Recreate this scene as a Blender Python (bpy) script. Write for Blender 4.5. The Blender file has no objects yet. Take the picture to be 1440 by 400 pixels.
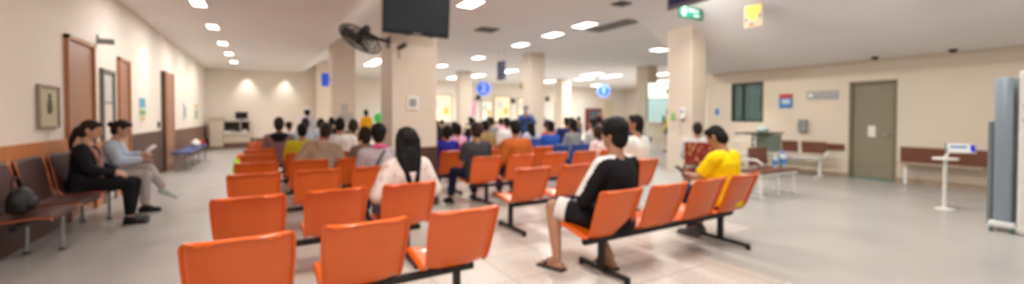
import bpy, bmesh, math, random
from mathutils import Vector, Matrix, Euler
random.seed(7)
PI = math.pi
scene = bpy.context.scene
COL = scene.collection
PENDING = []            # meshes whose modifiers are turned into real geometry in one go

# ---------------------------------------------------------------- colours and materials
def lin(c):
    out = []
    for v in c[:3]:
        v /= 255.0
        out.append(v / 12.92 if v <= 0.04045 else ((v + 0.055) / 1.055) ** 2.4)
    return (*out, 1.0)

MATS = {}
def mat(name, rgb, rough=0.6, metal=0.0, var=0.06, scale=6.0, bump=0.0, bscale=80.0, emit=0.0, alpha=1.0, coat=0.0, spec=0.5, ergb=None):
    if name in MATS: return MATS[name]
    m = bpy.data.materials.new(name); m.use_nodes = True
    nt = m.node_tree; b = nt.nodes['Principled BSDF']
    c = lin(rgb)
    tc = nt.nodes.new('ShaderNodeTexCoord')
    nz = nt.nodes.new('ShaderNodeTexNoise'); nz.inputs['Scale'].default_value = scale; nz.inputs['Detail'].default_value = 4
    nt.links.new(tc.outputs['Object'], nz.inputs['Vector'])
    rp = nt.nodes.new('ShaderNodeValToRGB')
    rp.color_ramp.elements[0].position = 0.3; rp.color_ramp.elements[1].position = 0.7
    rp.color_ramp.elements[0].color = tuple(v * (1 - var) for v in c[:3]) + (1,)
    rp.color_ramp.elements[1].color = tuple(min(1, v * (1 + var)) for v in c[:3]) + (1,)
    nt.links.new(nz.outputs['Fac'], rp.inputs['Fac'])
    nt.links.new(rp.outputs['Color'], b.inputs['Base Color'])
    b.inputs['Roughness'].default_value = rough
    b.inputs['Metallic'].default_value = metal
    b.inputs['Specular IOR Level'].default_value = spec
    b.inputs['Coat Weight'].default_value = coat
    if bump:
        n2 = nt.nodes.new('ShaderNodeTexNoise'); n2.inputs['Scale'].default_value = bscale; n2.inputs['Detail'].default_value = 3
        nt.links.new(tc.outputs['Object'], n2.inputs['Vector'])
        bp = nt.nodes.new('ShaderNodeBump'); bp.inputs['Strength'].default_value = bump; bp.inputs['Distance'].default_value = 0.02
        nt.links.new(n2.outputs['Fac'], bp.inputs['Height']); nt.links.new(bp.outputs['Normal'], b.inputs['Normal'])
    if emit:
        b.inputs['Emission Color'].default_value = lin(ergb or rgb)
        b.inputs['Emission Strength'].default_value = emit
    if alpha < 1: b.inputs['Alpha'].default_value = alpha
    MATS[name] = m
    return m

def cloth(name, rgb): return mat('cloth_' + name, rgb, 0.9, var=0.12, scale=9, bump=0.35, bscale=14, spec=0.2)

def pattern_cloth(name, rgb, rgb2, scale=18, thr=0.62):
    m = mat('cloth_' + name, rgb, 0.9, spec=0.2)
    nt = m.node_tree; rp = [n for n in nt.nodes if n.type == 'VALTORGB'][0]; nz = [n for n in nt.nodes if n.type == 'TEX_NOISE'][0]
    nz.inputs['Scale'].default_value = scale; nz.inputs['Detail'].default_value = 2
    e = rp.color_ramp.elements
    e[0].position = thr - 0.04; e[0].color = lin(rgb); e[1].position = thr + 0.04; e[1].color = lin(rgb2)
    return m

def wood(name, rgb, rough=0.4, grain=0.25, axis='Z'):
    m = mat(name, rgb, rough, var=grain, scale=3)
    nt = m.node_tree; nz = [n for n in nt.nodes if n.type == 'TEX_NOISE'][0]
    tc = [n for n in nt.nodes if n.type == 'TEX_COORD'][0]
    mp = nt.nodes.new('ShaderNodeMapping')
    mp.inputs['Scale'].default_value = (14, 14, 0.8) if axis == 'Z' else (14, 0.8, 14)
    nt.links.new(tc.outputs['Object'], mp.inputs['Vector']); nt.links.new(mp.outputs['Vector'], nz.inputs['Vector'])
    return m

# ---------------------------------------------------------------- mesh builder
def basis(d, up=Vector((0, 0, 1))):
    d = Vector(d).normalized()
    if abs(d.dot(up)) > 0.98: up = Vector((0, 1, 0))
    x = up.cross(d).normalized(); y = d.cross(x).normalized()
    return x, y, d

class MB:
    def __init__(s): s.v = []; s.f = []; s.mi = []; s.cur = 0
    def add(s, vs, fs):
        o = len(s.v); s.v += [tuple(v) for v in vs]
        for f in fs: s.f.append([i + o for i in f]); s.mi.append(s.cur)
    def rings(s, rings, caps=True, closed=True):
        n = len(rings[0]); vs = [p for r in rings for p in r]; fs = []
        for k in range(len(rings) - 1):
            for i in range(n if closed else n - 1):
                j = (i + 1) % n
                fs.append((k * n + i, k * n + j, (k + 1) * n + j, (k + 1) * n + i))
        if caps: fs.append(tuple(reversed(range(n)))); fs.append(tuple((len(rings) - 1) * n + i for i in range(n)))
        s.add(vs, fs); return s
    def box(s, c, d, rot=None, b=0.0):
        c = Vector(c); h = [x / 2 for x in d]; R = rot or Matrix.Identity(3)
        b = min(b, min(h) * 0.9)
        if b <= 0:
            vs = [c + R @ Vector((x * h[0], y * h[1], z * h[2])) for x in (-1, 1) for y in (-1, 1) for z in (-1, 1)]
            s.add(vs, [(0, 1, 3, 2), (4, 6, 7, 5), (0, 4, 5, 1), (2, 3, 7, 6), (0, 2, 6, 4), (1, 5, 7, 3)])
        else:
            bm = bmesh.new(); bmesh.ops.create_cube(bm, size=1)
            for v in bm.verts: v.co = Vector((v.co.x * d[0], v.co.y * d[1], v.co.z * d[2]))
            bmesh.ops.bevel(bm, geom=bm.edges[:], offset=b, segments=2, profile=0.5, affect='EDGES')
            bm.verts.index_update()
            s.add([c + R @ v.co for v in bm.verts], [[v.index for v in f.verts] for f in bm.faces]); bm.free()
        return s
    def cyl(s, p0, p1, r0, r1=None, n=16, el=1.0):
        r1 = r0 if r1 is None else r1; p0 = Vector(p0); p1 = Vector(p1); x, y, d = basis(p1 - p0)
        R = lambda p, r: [p + x * math.cos(2 * PI * i / n) * r + y * math.sin(2 * PI * i / n) * r * el for i in range(n)]
        return s.rings([R(p0, r0), R(p1, r1)])
    def cap(s, p0, p1, r0, r1=None, n=14, m=4):       # tapered capsule
        r1 = r0 if r1 is None else r1; p0 = Vector(p0); p1 = Vector(p1)
        if (p1 - p0).length < 1e-5: p1 = p0 + Vector((0, 0, 1e-3))
        x, y, d = basis(p1 - p0); rg = []
        R = lambda p, r: [p + x * math.cos(2 * PI * i / n) * r + y * math.sin(2 * PI * i / n) * r for i in range(n)]
        for k in range(m, -1, -1):
            a = k / m * PI / 2 * 0.97; rg.append(R(p0 - d * r0 * math.sin(a), r0 * math.cos(a)))
        for k in range(0, m + 1):
            a = k / m * PI / 2 * 0.97; rg.append(R(p1 + d * r1 * math.sin(a), r1 * math.cos(a)))
        return s.rings(rg)
    def ell(s, c, r, R=None, n=18, m=12):
        c = Vector(c); R = R or Matrix.Identity(3); rg = []
        for k in range(m + 1):
            a = -PI / 2 * 0.98 + k / m * PI * 0.98
            rg.append([c + R @ Vector((r[0] * math.cos(a) * math.cos(2 * PI * i / n), r[1] * math.cos(a) * math.sin(2 * PI * i / n), r[2] * math.sin(a))) for i in range(n)])
        return s.rings(rg)
    def lathe(s, c, prof, n=24):
        c = Vector(c)
        return s.rings([[c + Vector((r * math.cos(2 * PI * i / n), r * math.sin(2 * PI * i / n), z)) for i in range(n)] for r, z in prof])
    def tube(s, pts, r, n=8):
        pts = [Vector(p) for p in pts]; rg = []
        for k, p in enumerate(pts):
            d = (pts[min(k + 1, len(pts) - 1)] - pts[max(k - 1, 0)]); x, y, d = basis(d)
            rg.append([p + x * math.cos(2 * PI * i / n) * r + y * math.sin(2 * PI * i / n) * r for i in range(n)])
        return s.rings(rg)
    def prism(s, poly, o, ux, uy, h):                 # polygon in the plane (ux, uy) at o, thickness h along ux x uy
        o = Vector(o); ux = Vector(ux); uy = Vector(uy); nn = ux.cross(uy)
        a = [o + ux * p[0] + uy * p[1] for p in poly]
        return s.rings([a, [p + nn * h for p in a]])
    def build(s, name, m, parent=None, smooth=False, vox=0, sm=4, bev=0):
        me = bpy.data.meshes.new(name); me.from_pydata(s.v, [], s.f)
        ml = m if isinstance(m, (list, tuple)) else [m]
        for x in ml: me.materials.append(x)
        if len(ml) > 1: me.polygons.foreach_set('material_index', s.mi)
        bm = bmesh.new(); bm.from_mesh(me); bmesh.ops.recalc_face_normals(bm, faces=bm.faces); bm.to_mesh(me); bm.free()
        if smooth:
            me.polygons.foreach_set('use_smooth', [True] * len(me.polygons))
            if not vox: me.set_sharp_from_angle(angle=math.radians(40))
        me.update()
        o = bpy.data.objects.new(name, me); COL.objects.link(o)
        if parent: o.parent = parent
        if vox:
            r = o.modifiers.new('r', 'REMESH'); r.mode = 'VOXEL'; r.voxel_size = vox; r.use_smooth_shade = True
            q = o.modifiers.new('s', 'SMOOTH'); q.factor = 0.5; q.iterations = sm
            PENDING.append(o)
        return o

def apply_pending():
    bpy.context.view_layer.update(); dg = bpy.context.evaluated_depsgraph_get()
    new = [(o, bpy.data.meshes.new_from_object(o.evaluated_get(dg))) for o in PENDING]
    for o, me in new:
        o.modifiers.clear(); ms = [m for m in o.data.materials]; o.data = me
        me.materials.clear()
        for m in ms: me.materials.append(m)
        me.polygons.foreach_set('use_smooth', [True] * len(me.polygons))
    PENDING.clear()

def tag(o, label=None, cat=None, group=None, kind=None):
    if label: o['label'] = label
    if cat: o['category'] = cat
    if group: o['group'] = group
    if kind: o['kind'] = kind
    return o
def thing(name, label, cat, loc=(0, 0, 0), rz=0.0, group=None):
    o = bpy.data.objects.new(name, None); o.empty_display_size = 0.1; COL.objects.link(o)
    o.location = loc; o.rotation_euler = (0, 0, rz)
    return tag(o, label, cat, group)
def struct(name, mb, m, parent=None, smooth=False):
    o = mb.build(name, m, parent, smooth)
    if not parent: o['kind'] = 'structure'
    return o
def dup(root, loc, rz, label, group=None, recolor=None):
    r = root.copy(); COL.objects.link(r); r.location = loc; r.rotation_euler = (0, 0, rz); r['label'] = label
    if group: r['group'] = group
    for ch in list(root.children):
        c = ch.copy(); COL.objects.link(c); c.parent = r
        for g in list(ch.children):
            d = g.copy(); COL.objects.link(d); d.parent = c
        key = ch.name.split('.')[0]
        if recolor and key in recolor:
            c.material_slots[0].link = 'OBJECT'; c.material_slots[0].material = recolor[key]
    return r

# ---------------------------------------------------------------- palette
WALL = mat('wall_paint', (236, 226, 214), 0.75, var=0.02, scale=1.2, bump=0.05)
WALLR = mat('wall_paint_right', (221, 208, 189), 0.7, var=0.02, scale=1.2, bump=0.05)
CEIL = mat('ceiling_paint', (234, 232, 230), 0.9, var=0.015, scale=0.8)
COLP = mat('column_paint', (217, 203, 186), 0.6, var=0.02, scale=1.5)
ORANGE = mat('orange_plastic', (216, 92, 10), 0.34, var=0.06, scale=3, coat=0.15)
BLACKM = mat('black_metal', (30, 30, 32), 0.45, 0.3)
DARKP = mat('dark_plastic', (38, 38, 42), 0.4)
CHROME = mat('chrome', (190, 190, 192), 0.25, 0.9)
WHITEM = mat('white_metal', (226, 224, 218), 0.4)
WHITEP = mat('white_plastic', (232, 232, 228), 0.45)
PAPER = mat('paper', (232, 230, 222), 0.8)
BROWN = wood('brown_laminate', (112, 66, 48), 0.4, 0.12)
DKBROWN = wood('dark_brown_panel', (74, 46, 38), 0.45, 0.12)
PURB = wood('purple_brown_panel', (112, 80, 70), 0.5, 0.1)
OBROWN = wood('orange_wood', (198, 126, 74), 0.35, 0.12)
DOORW = wood('brown_door', (164, 116, 90), 0.4, 0.12)
FRW = wood('door_frame_wood', (180, 122, 86), 0.4, 0.12)
GREYDOOR = mat('grey_green_door', (140, 132, 112), 0.5, var=0.02)
GREYM = mat('grey_metal', (150, 152, 154), 0.4, 0.4)
BLUEGREY = mat('blue_grey_metal', (140, 154, 166), 0.35, 0.2, var=0.02)
LAMP = mat('lamp_diffuser', (255, 252, 245), 0.5, emit=9.0)
GLASSD = mat('dark_glass', (70, 92, 90), 0.08, var=0.3, scale=2.5)
SIGNBLUE = mat('sign_blue', (36, 92, 222), 0.35, emit=0.35)
NAVY = mat('navy_sign', (40, 42, 92), 0.4)
GREENS = mat('sign_green', (18, 88, 70), 0.4)
SKIN = [mat('skin_light', (198, 152, 124), 0.55, var=0.05, scale=12), mat('skin_tan', (172, 124, 96), 0.55, var=0.05, scale=12), mat('skin_brown', (136, 92, 68), 0.55, var=0.05, scale=12)]
HAIRB = mat('hair_black', (16, 13, 13), 0.6, var=0.3, scale=40, bump=0.4, bscale=60, spec=.2)
HAIRBR = mat('hair_dark_brown', (44, 30, 25), 0.6, var=0.3, scale=40, bump=0.4, bscale=60, spec=.2)
HAIRG = mat('hair_grey', (120, 112, 106), 0.5, var=0.3, scale=40, bump=0.4, bscale=60)
EYE = mat('eye_dark', (24, 18, 16), 0.2)
SHOEB = mat('shoe_black', (22, 22, 24), 0.4)
SHOEW = mat('shoe_white', (205, 216, 208), 0.5)
SHOEG = mat('shoe_grey', (84, 84, 88), 0.6)
LENS = mat('screen_black', (14, 16, 18), 0.12, var=0.05)

# ---------------------------------------------------------------- the setting
XL, XR, YB, YF = -2.27, 11.4, 22.0, 29.6
def floor_material():
    m = bpy.data.materials.new('hospital_floor'); m.use_nodes = True; nt = m.node_tree; b = nt.nodes['Principled BSDF']
    N = nt.nodes.new; L = nt.links.new
    tc = N('ShaderNodeTexCoord'); sp = N('ShaderNodeSeparateXYZ'); L(tc.outputs['Object'], sp.inputs[0])
    def ramp(f0, f1, c0, c1, src):
        r = N('ShaderNodeValToRGB'); r.color_ramp.elements[0].position = f0; r.color_ramp.elements[1].position = f1
        r.color_ramp.elements[0].color = c0; r.color_ramp.elements[1].color = c1; L(src, r.inputs['Fac']); return r
    nz = N('ShaderNodeTexNoise'); nz.inputs['Scale'].default_value = 1.3; nz.inputs['Detail'].default_value = 5; L(tc.outputs['Object'], nz.inputs['Vector'])
    vinyl = ramp(0.3, 0.7, lin((168, 164, 161)), lin((179, 176, 172)), nz.outputs['Fac'])
    br = N('ShaderNodeTexBrick'); br.offset = 0.0; br.inputs['Scale'].default_value = 1.0
    br.inputs['Brick Width'].default_value = 0.6; br.inputs['Row Height'].default_value = 0.6; br.inputs['Mortar Size'].default_value = 0.012
    br.inputs['Color1'].default_value = lin((216, 208, 201)); br.inputs['Color2'].default_value = lin((203, 194, 187)); br.inputs['Mortar'].default_value = lin((188, 178, 170))
    br.inputs['Bias'].default_value = -0.1
    L(tc.outputs['Object'], br.inputs['Vector'])
    n2 = N('ShaderNodeTexNoise'); n2.inputs['Scale'].default_value = 45; n2.inputs['Detail'].default_value = 6; L(tc.outputs['Object'], n2.inputs['Vector'])
    fleck = ramp(0.35, 0.65, (0.80, 0.78, 0.76, 1), (1.06, 1.05, 1.04, 1), n2.outputs['Fac'])
    mul = N('ShaderNodeMixRGB'); mul.blend_type = 'MULTIPLY'; mul.inputs[0].default_value = 1; L(br.outputs['Color'], mul.inputs[1]); L(fleck.outputs['Color'], mul.inputs[2])
    def gt(src, v):
        k = N('ShaderNodeMath'); k.operation = 'GREATER_THAN'; L(src, k.inputs[0]); k.inputs[1].default_value = v; return k
    a = gt(sp.outputs['X'], -0.42); c = gt(sp.outputs['X'], 5.2)
    # the tiled area ends along a straight border at x = 3.55 in front, 5.2 beyond the third row
    d = gt(sp.outputs['X'], 3.75); e = N('ShaderNodeMath'); e.operation = 'LESS_THAN'; L(sp.outputs['Y'], e.inputs[0]); e.inputs[1].default_value = 2.9
    de = N('ShaderNodeMath'); de.operation = 'MULTIPLY'; L(d.outputs[0], de.inputs[0]); L(e.outputs[0], de.inputs[1])
    off = N('ShaderNodeMath'); off.operation = 'MAXIMUM'; L(de.outputs[0], off.inputs[0]); L(c.outputs[0], off.inputs[1])
    on = N('ShaderNodeMath'); on.operation = 'SUBTRACT'; on.use_clamp = True; L(a.outputs[0], on.inputs[0]); L(off.outputs[0], on.inputs[1])
    mix = N('ShaderNodeMixRGB'); L(on.outputs[0], mix.inputs[0]); L(vinyl.outputs['Color'], mix.inputs[1]); L(mul.outputs['Color'], mix.inputs[2])
    L(mix.outputs['Color'], b.inputs['Base Color'])
    b.inputs['Roughness'].default_value = 0.3; b.inputs['Specular IOR Level'].default_value = 0.45
    return m
struct('floor', MB().box((13.5, 12.5, -0.05), (40, 37, 0.1)), floor_material())

# ceiling: flat over the hall, curving down over the left corridor and the right-hand bay
def sstep(t): t = max(0, min(1, t)); return t * t * (3 - 2 * t)
def zceil(x, bay):
    z = 4.0
    if x < 2.4: z = 3.45 + 0.55 * sstep((x - 1.3) / 1.1)
    if bay and x > 7.6: z = 4.0 - 1.36 * sstep((x - 7.6) / 3.5)
    return z
def ceiling_piece(x0, x1, y0, y1, bay):
    mb = MB(); n = max(2, int((x1 - x0) / 0.12)) if (x0 < 2 or bay) else 2
    xs = [x0 + (x1 - x0) * i / n for i in range(n + 1)]
    rg = [[(x, y0, zceil(x, bay)), (x, y1, zceil(x, bay)), (x, y1, zceil(x, bay) + 0.1), (x, y0, zceil(x, bay) + 0.1)] for x in xs]
    mb.rings(rg); return mb
cm = ceiling_piece(XL, 7.6, -4, YF, False)
cb = ceiling_piece(7.6, XR, -4, 7.5, True); cm.add(cb.v, cb.f)
ch = ceiling_piece(7.6, 31, 7.5, YF, False); cm.add(ch.v, ch.f)
struct('ceiling', cm, CEIL, smooth=True)
tb = MB(); xs_ = [7.6 + (XR - 7.6) * i / 24 for i in range(25)]
tb.rings([[(x, 7.5, zceil(x, True)), (x, 7.6, zceil(x, True)), (x, 7.6, 4.02), (x, 7.5, 4.02)] for x in xs_])
struct('trim_1', tb, CEIL)   # end of the lowered bay

# walls
struct('wall_left', MB().box((XL - 0.1, 9, 1.9), (0.2, 26.2, 3.8)), WALL)
struct('wall_back', MB().box((0.0, YB + 0.1, 2.05), (4.6, 0.2, 4.1)), WALL)
struct('wall_corridor_end', MB().box((2.3, 25.8, 2.05), (0.2, 7.6, 4.1)), WALL)
struct('wall_far', MB().box((16.6, YF + 0.1, 2.05), (29, 0.2, 4.1)), WALL)
struct('wall_side', MB().box((31.0, 18.6, 2.05), (0.2, 22.2, 4.1)), WALL)
# right-hand wall with a window and a door opening
WY0, WY1, WZ0, WZ1 = 6.08, 6.95, 1.24, 2.32
DY0, DY1, DZ = 3.36, 4.17, 2.16
rw = MB()
def seg(y0, y1, z0, z1): rw.box((XR + 0.1, (y0 + y1) / 2, (z0 + z1) / 2), (0.2, y1 - y0, z1 - z0))
seg(-4, DY0, 0, 4); seg(DY0, DY1, DZ, 4); seg(DY1, WY0, 0, 4); seg(WY0, WY1, 0, WZ0); seg(WY0, WY1, WZ1, 4); seg(WY1, 7.5, 0, 4)
struct('wall_right', rw, WALLR)
struct('wall_bay_return', MB().box((21.2, 7.6, 2.0), (19.6, 0.2, 4.0)), WALLR)
struct('wall_room_beyond', MB().box((13.2, 6.4, 1.5), (0.1, 2.3, 3.0)), mat('room_beyond', (120, 140, 138), 0.7))
struct('baseboard_right', MB().box((XR - 0.012, 1.7, 0.05), (0.024, 3.3, 0.1)).box((XR - 0.012, 5.83, 0.05), (0.024, 3.3, 0.1)), mat('base_beige', (168, 148, 128), 0.5))

# door and window in the right-hand wall
d = struct('door_right', MB().box((XR + 0.07, (DY0 + DY1) / 2, DZ / 2), (0.05, DY1 - DY0 - 0.08, DZ - 0.02), b=0.004), GREYDOOR)
fr = MB()
for y in (DY0 + 0.02, DY1 - 0.02): fr.box((XR + 0.045, y, DZ / 2), (0.12, 0.06, DZ), b=0.004)
fr.box((XR + 0.045, (DY0 + DY1) / 2, DZ - 0.02), (0.12, DY1 - DY0, 0.06), b=0.004)
struct('door_frame', fr, mat('door_frame_grey', (122, 114, 96), 0.5), d)
struct('threshold', MB().box((XR + 0.02, (DY0 + DY1) / 2, 0.015), (0.1, DY1 - DY0 - 0.12, 0.03)), mat('teal_strip', (92, 130, 124), 0.5), d)
struct('door_notice', MB().box((XR + 0.04, 3.78, 1.06), (0.004, 0.13, 0.24)), PAPER, d)
hd = MB().cyl((XR + 0.05, DY0 + 0.12, 1.0), (XR - 0.02, DY0 + 0.12, 1.0), 0.012).cyl((XR - 0.02, DY0 + 0.12, 1.0), (XR - 0.02, DY0 + 0.24, 1.0), 0.011)
struct('door_handle', hd, CHROME, d)
w = MB()
BLK = mat('window_frame_dark', (52, 54, 52), 0.4)
for y in (WY0 + 0.02, WY1 - 0.02, (WY0 + WY1) / 2 + 0.12): w.box((XR + 0.04, y, (WZ0 + WZ1) / 2), (0.1, 0.045, WZ1 - WZ0), b=0.004)
for z in (WZ0 + 0.02, WZ1 - 0.02): w.box((XR + 0.04, (WY0 + WY1) / 2, z), (0.1, WY1 - WY0, 0.045), b=0.004)
wo = struct('window_1', w, BLK)
struct('window_pane', MB().box((XR + 0.07, (WY0 + WY1) / 2, (WZ0 + WZ1) / 2), (0.008, WY1 - WY0 - 0.04, WZ1 - WZ0 - 0.04)), mat('window_glass', (120, 150, 146), 0.05, alpha=0.45, var=0.02), wo)
sb = MB()
for k in range(9): sb.box((XR + 0.12, WY1 - 0.06 - k * 0.028, (WZ0 + WZ1) / 2), (0.02, 0.02, WZ1 - WZ0 - 0.1))
struct('vertical_blind', sb, mat('blind_grey', (128, 134, 124), 0.7), wo)
# shelves and lamps seen in the room behind the window
rb = thing('storage_shelf', 'pale teal shelf unit in the room behind the dark-framed window', 'shelf', (12.6, 6.4, 0))
TEAL = mat('teal_shelf', (150, 178, 172), 0.5)
q = MB()
for z in (0.9, 1.3, 1.7, 2.1): q.box((0, 0, z), (0.4, 1.1, 0.04))
for y in (-0.55, 0.55): q.box((0, y, 1.1), (0.4, 0.04, 2.2))
q.build('frame', TEAL, rb)
for y, z, s_ in ((-0.3, 1.82, 0.2), (0.05, 1.8, 0.16), (0.28, 1.43, 0.22), (-0.15, 1.42, 0.2)):
    MB().box((0, y, z), (0.25, s_, s_), b=0.01).build('carton', WHITEP, rb)

# left wall panelling, doors
PX = XL + 0.02
struct('trim_2', MB().box((PX, 3.75, 0.775), (0.04, 7.7, 0.65), b=0.004), OBROWN)
struct('trim_3', MB().box((PX - 0.004, 3.75, 0.225), (0.032, 7.7, 0.45)), DKBROWN)  # dark lower strip: shading beneath the bench put into the panel colour
struct('trim_4', MB().box((PX, 12.0, 0.52), (0.04, 2.75, 1.04), b=0.004), DKBROWN)
struct('trim_5', MB().box((PX, 18.1, 0.5), (0.04, 7.7, 1.0), b=0.004), PURB)
struct('trim_6', MB().box((0.0, YB - 0.02, 0.2), (4.5, 0.04, 0.4)), PURB)
struct('trim_7', MB().box((PX, 8.79, 0.5), (0.03, 0.3, 1.0)).box((PX, 9.7, 0.5), (0.03, 0.28, 1.0)), OBROWN)
def wall_door(name, y0, y1, z1, leaf, frame_m, handle_y, panel=None):
    yc = (y0 + y1) / 2
    f = MB()
    for y in (y0 + 0.03, y1 - 0.03): f.box((XL + 0.02, y, z1 / 2), (0.06, 0.06, z1), b=0.005)
    f.box((XL + 0.02, yc, z1 - 0.03), (0.06, y1 - y0, 0.06), b=0.005)
    dd = struct(name, MB().box((XL + 0.005, yc, z1 / 2), (0.03, y1 - y0 - 0.1, z1 - 0.05)), leaf)
    struct('door_frame', f, frame_m, dd)
    struct('door_handle', MB().cyl((XL + 0.02, handle_y, 1.0), (XL + 0.07, handle_y, 1.0), 0.012).cyl((XL + 0.07, handle_y, 1.0), (XL + 0.07, handle_y + 0.12, 1.0), 0.011), CHROME, dd)
    if panel:
        p = MB()
        a, b_, c, e = panel
        for y in (a, b_): p.box((XL + 0.024, y, (c + e) / 2), (0.012, 0.03, e - c))
        for z in (c, e): p.box((XL + 0.024, (a + b_) / 2, z), (0.012, b_ - a, 0.03))
        struct('vision_frame', p, GREYM, dd)
        struct('vision_panel', MB().box((XL + 0.022, (a + b_) / 2, (c + e) / 2), (0.006, b_ - a, e - c)), mat('frosted_glass', (205, 204, 200), 0.3), dd)
wall_door('door_left_near', 7.62, 8.63, 2.48, DOORW, FRW, 8.45)
wall_door('door_left_middle', 8.94, 9.56, 2.16, mat('white_door', (222, 214, 204), 0.5), mat('grey_frame', (118, 116, 112), 0.5), 9.4, (9.03, 9.48, 1.62, 2.08))
wall_door('door_left_far', 9.84, 10.52, 2.45, DOORW, FRW, 10.4)
dl = struct('door_left_end', MB().box((XL + 0.05, 13.85, 1.26), (0.1, 0.86, 2.52), b=0.006), DOORW)
struct('door_frame', MB().box((XL + 0.05, 13.42, 1.27), (0.10, 0.10, 2.54), b=0.006).box((XL + 0.05, 14.31, 1.27), (0.14, 0.06, 2.54), b=0.006), FRW, dl)
struct('door_edge', MB().box((XL + 0.05, 13.36, 1.27), (0.06, 0.02, 2.5)), mat('dark_edge', (70, 52, 42), 0.5), dl)

# columns
def column(cx, cy, wx, wy, base_m, strips=False):
    c = struct('column', MB().box((cx, cy, 2.0), (wx, wy, 4.0), b=0.012), COLP)
    struct('column_base', MB().box((cx, cy, 0.46), (wx + 0.03, wy + 0.03, 0.92), b=0.006), base_m, c)
    if strips:
        s_ = MB()
        for k in range(1, 6): s_.box((cx - wx / 2 - 0.003, cy - wy / 2 + wy * k / 6, 2.0), (0.008, 0.012, 4.0))
        for k in range(1, 5): s_.box((cx - wx / 2 + wx * k / 5, cy - wy / 2 - 0.003, 2.0), (0.012, 0.008, 4.0))
        struct('panel_joint', s_, mat('joint_beige', (196, 178, 158), 0.7), c)
    return c
column(1.95, 6.55, 0.70, 0.70, DKBROWN)
column(2.12, 14.4, 0.70, 0.70, mat('base_greygreen', (96, 98, 88), 0.5))
column(2.35, 21.5, 0.75, 0.75, COLP)
column(9.13, 6.75, 0.55, 0.70, COLP, True)
column(9.65, 14.5, 0.70, 0.62, COLP)
column(9.9, 22.2, 0.70, 0.70, COLP)
column(17.2, 15.1, 0.75, 0.75, COLP)
column(18.1, 23.4, 0.72, 0.72, COLP)

# ---------------------------------------------------------------- linked chair rows
def chair_shell_mb(wd=0.475):
    # profile (y, z) from seat front lip to top of back; local y=0 is the beam
    prof = []
    ctrl = [(0.262, 0.365), (0.252, 0.388), (0.215, 0.396), (0.13, 0.382), (0.05, 0.362), (-0.03, 0.346), (-0.085, 0.348), (-0.13, 0.376), (-0.165, 0.43), (-0.20, 0.52), (-0.238, 0.62), (-0.272, 0.71), (-0.288, 0.752), (-0.295, 0.772), (-0.308, 0.780), (-0.322, 0.774)]
    P = [Vector((0, a, b)) for a, b in ctrl]
    pts = []
    for i in range(len(P) - 1):
        p0, p1, p2, p3 = P[max(i - 1, 0)], P[i], P[i + 1], P[min(i + 2, len(P) - 1)]
        for k in range(4):
            t = k / 4
            pts.append(0.5 * ((2 * p1) + (p2 - p0) * t + (2 * p0 - 5 * p1 + 4 * p2 - p3) * t * t + (3 * p1 - p0 - 3 * p2 + p3) * t ** 3))
    pts.append(P[-1])
    Ls = [0]
    for a, b in zip(pts, pts[1:]): Ls.append(Ls[-1] + (b - a).length)
    T = Ls[-1]; rows = []; nu = 26
    for p, s in zip(pts, Ls):
        v = s / T
        hw = wd / 2 * (0.93 + 0.07 * min(1, abs(v - 0.45) / 0.35))
        if v > 0.9: hw *= 1.0
        rt = 0.05
        e = T - s
        if e < rt: hw -= rt - math.sqrt(max(0, rt * rt - (rt - e) ** 2))
        e = s
        if e < 0.06: hw -= 0.5 * (0.06 - math.sqrt(max(0, 0.0036 - (0.06 - e) ** 2)))
        row = []
        back = sstep((v - 0.40) / 0.18)
        for i in range(nu + 1):
            u = -1 + 2 * i / nu
            u = math.sin(u * PI / 2)
            curl = 0.034 * abs(u) ** 3 - 0.026 * abs(u) ** 40
            q = Vector((u * hw, p.y + curl * back * 1.1, p.z + curl * (1 - back)))
            row.append(q)
        rows.append(row)
    n = nu + 1; m = len(rows)
    nor = []
    for k in range(m):
        r = []
        for i in range(n):
            du = rows[k][min(i + 1, nu)] - rows[k][max(i - 1, 0)]; dv = rows[min(k + 1, m - 1)][i] - rows[max(k - 1, 0)][i]
            r.append(du.cross(dv).normalized())
        nor.append(r)
    th = 0.013
    A = [rows[k][i] for k in range(m) for i in range(n)]
    B = [rows[k][i] + nor[k][i] * -th for k in range(m) for i in range(n)]
    fs = []; o = len(A)
    for k in range(m - 1):
        for i in range(nu):
            a = k * n + i; fs.append((a, a + 1, a + n + 1, a + n)); fs.append((o + a, o + a + n, o + a + n + 1, o + a + 1))
    for i in range(nu):
        fs.append((i, o + i, o + i + 1, i + 1)); b = (m - 1) * n + i; fs.append((b, b + 1, o + b + 1, o + b))
    for k in range(m - 1):
        a = k * n; fs.append((a, a + n, o + a + n, o + a)); a += nu; fs.append((a, o + a, o + a + n, a + n))
    mb = MB(); mb.add(A + B, fs); return mb
SHELL = None
BEAM_DY = 0.30
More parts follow.
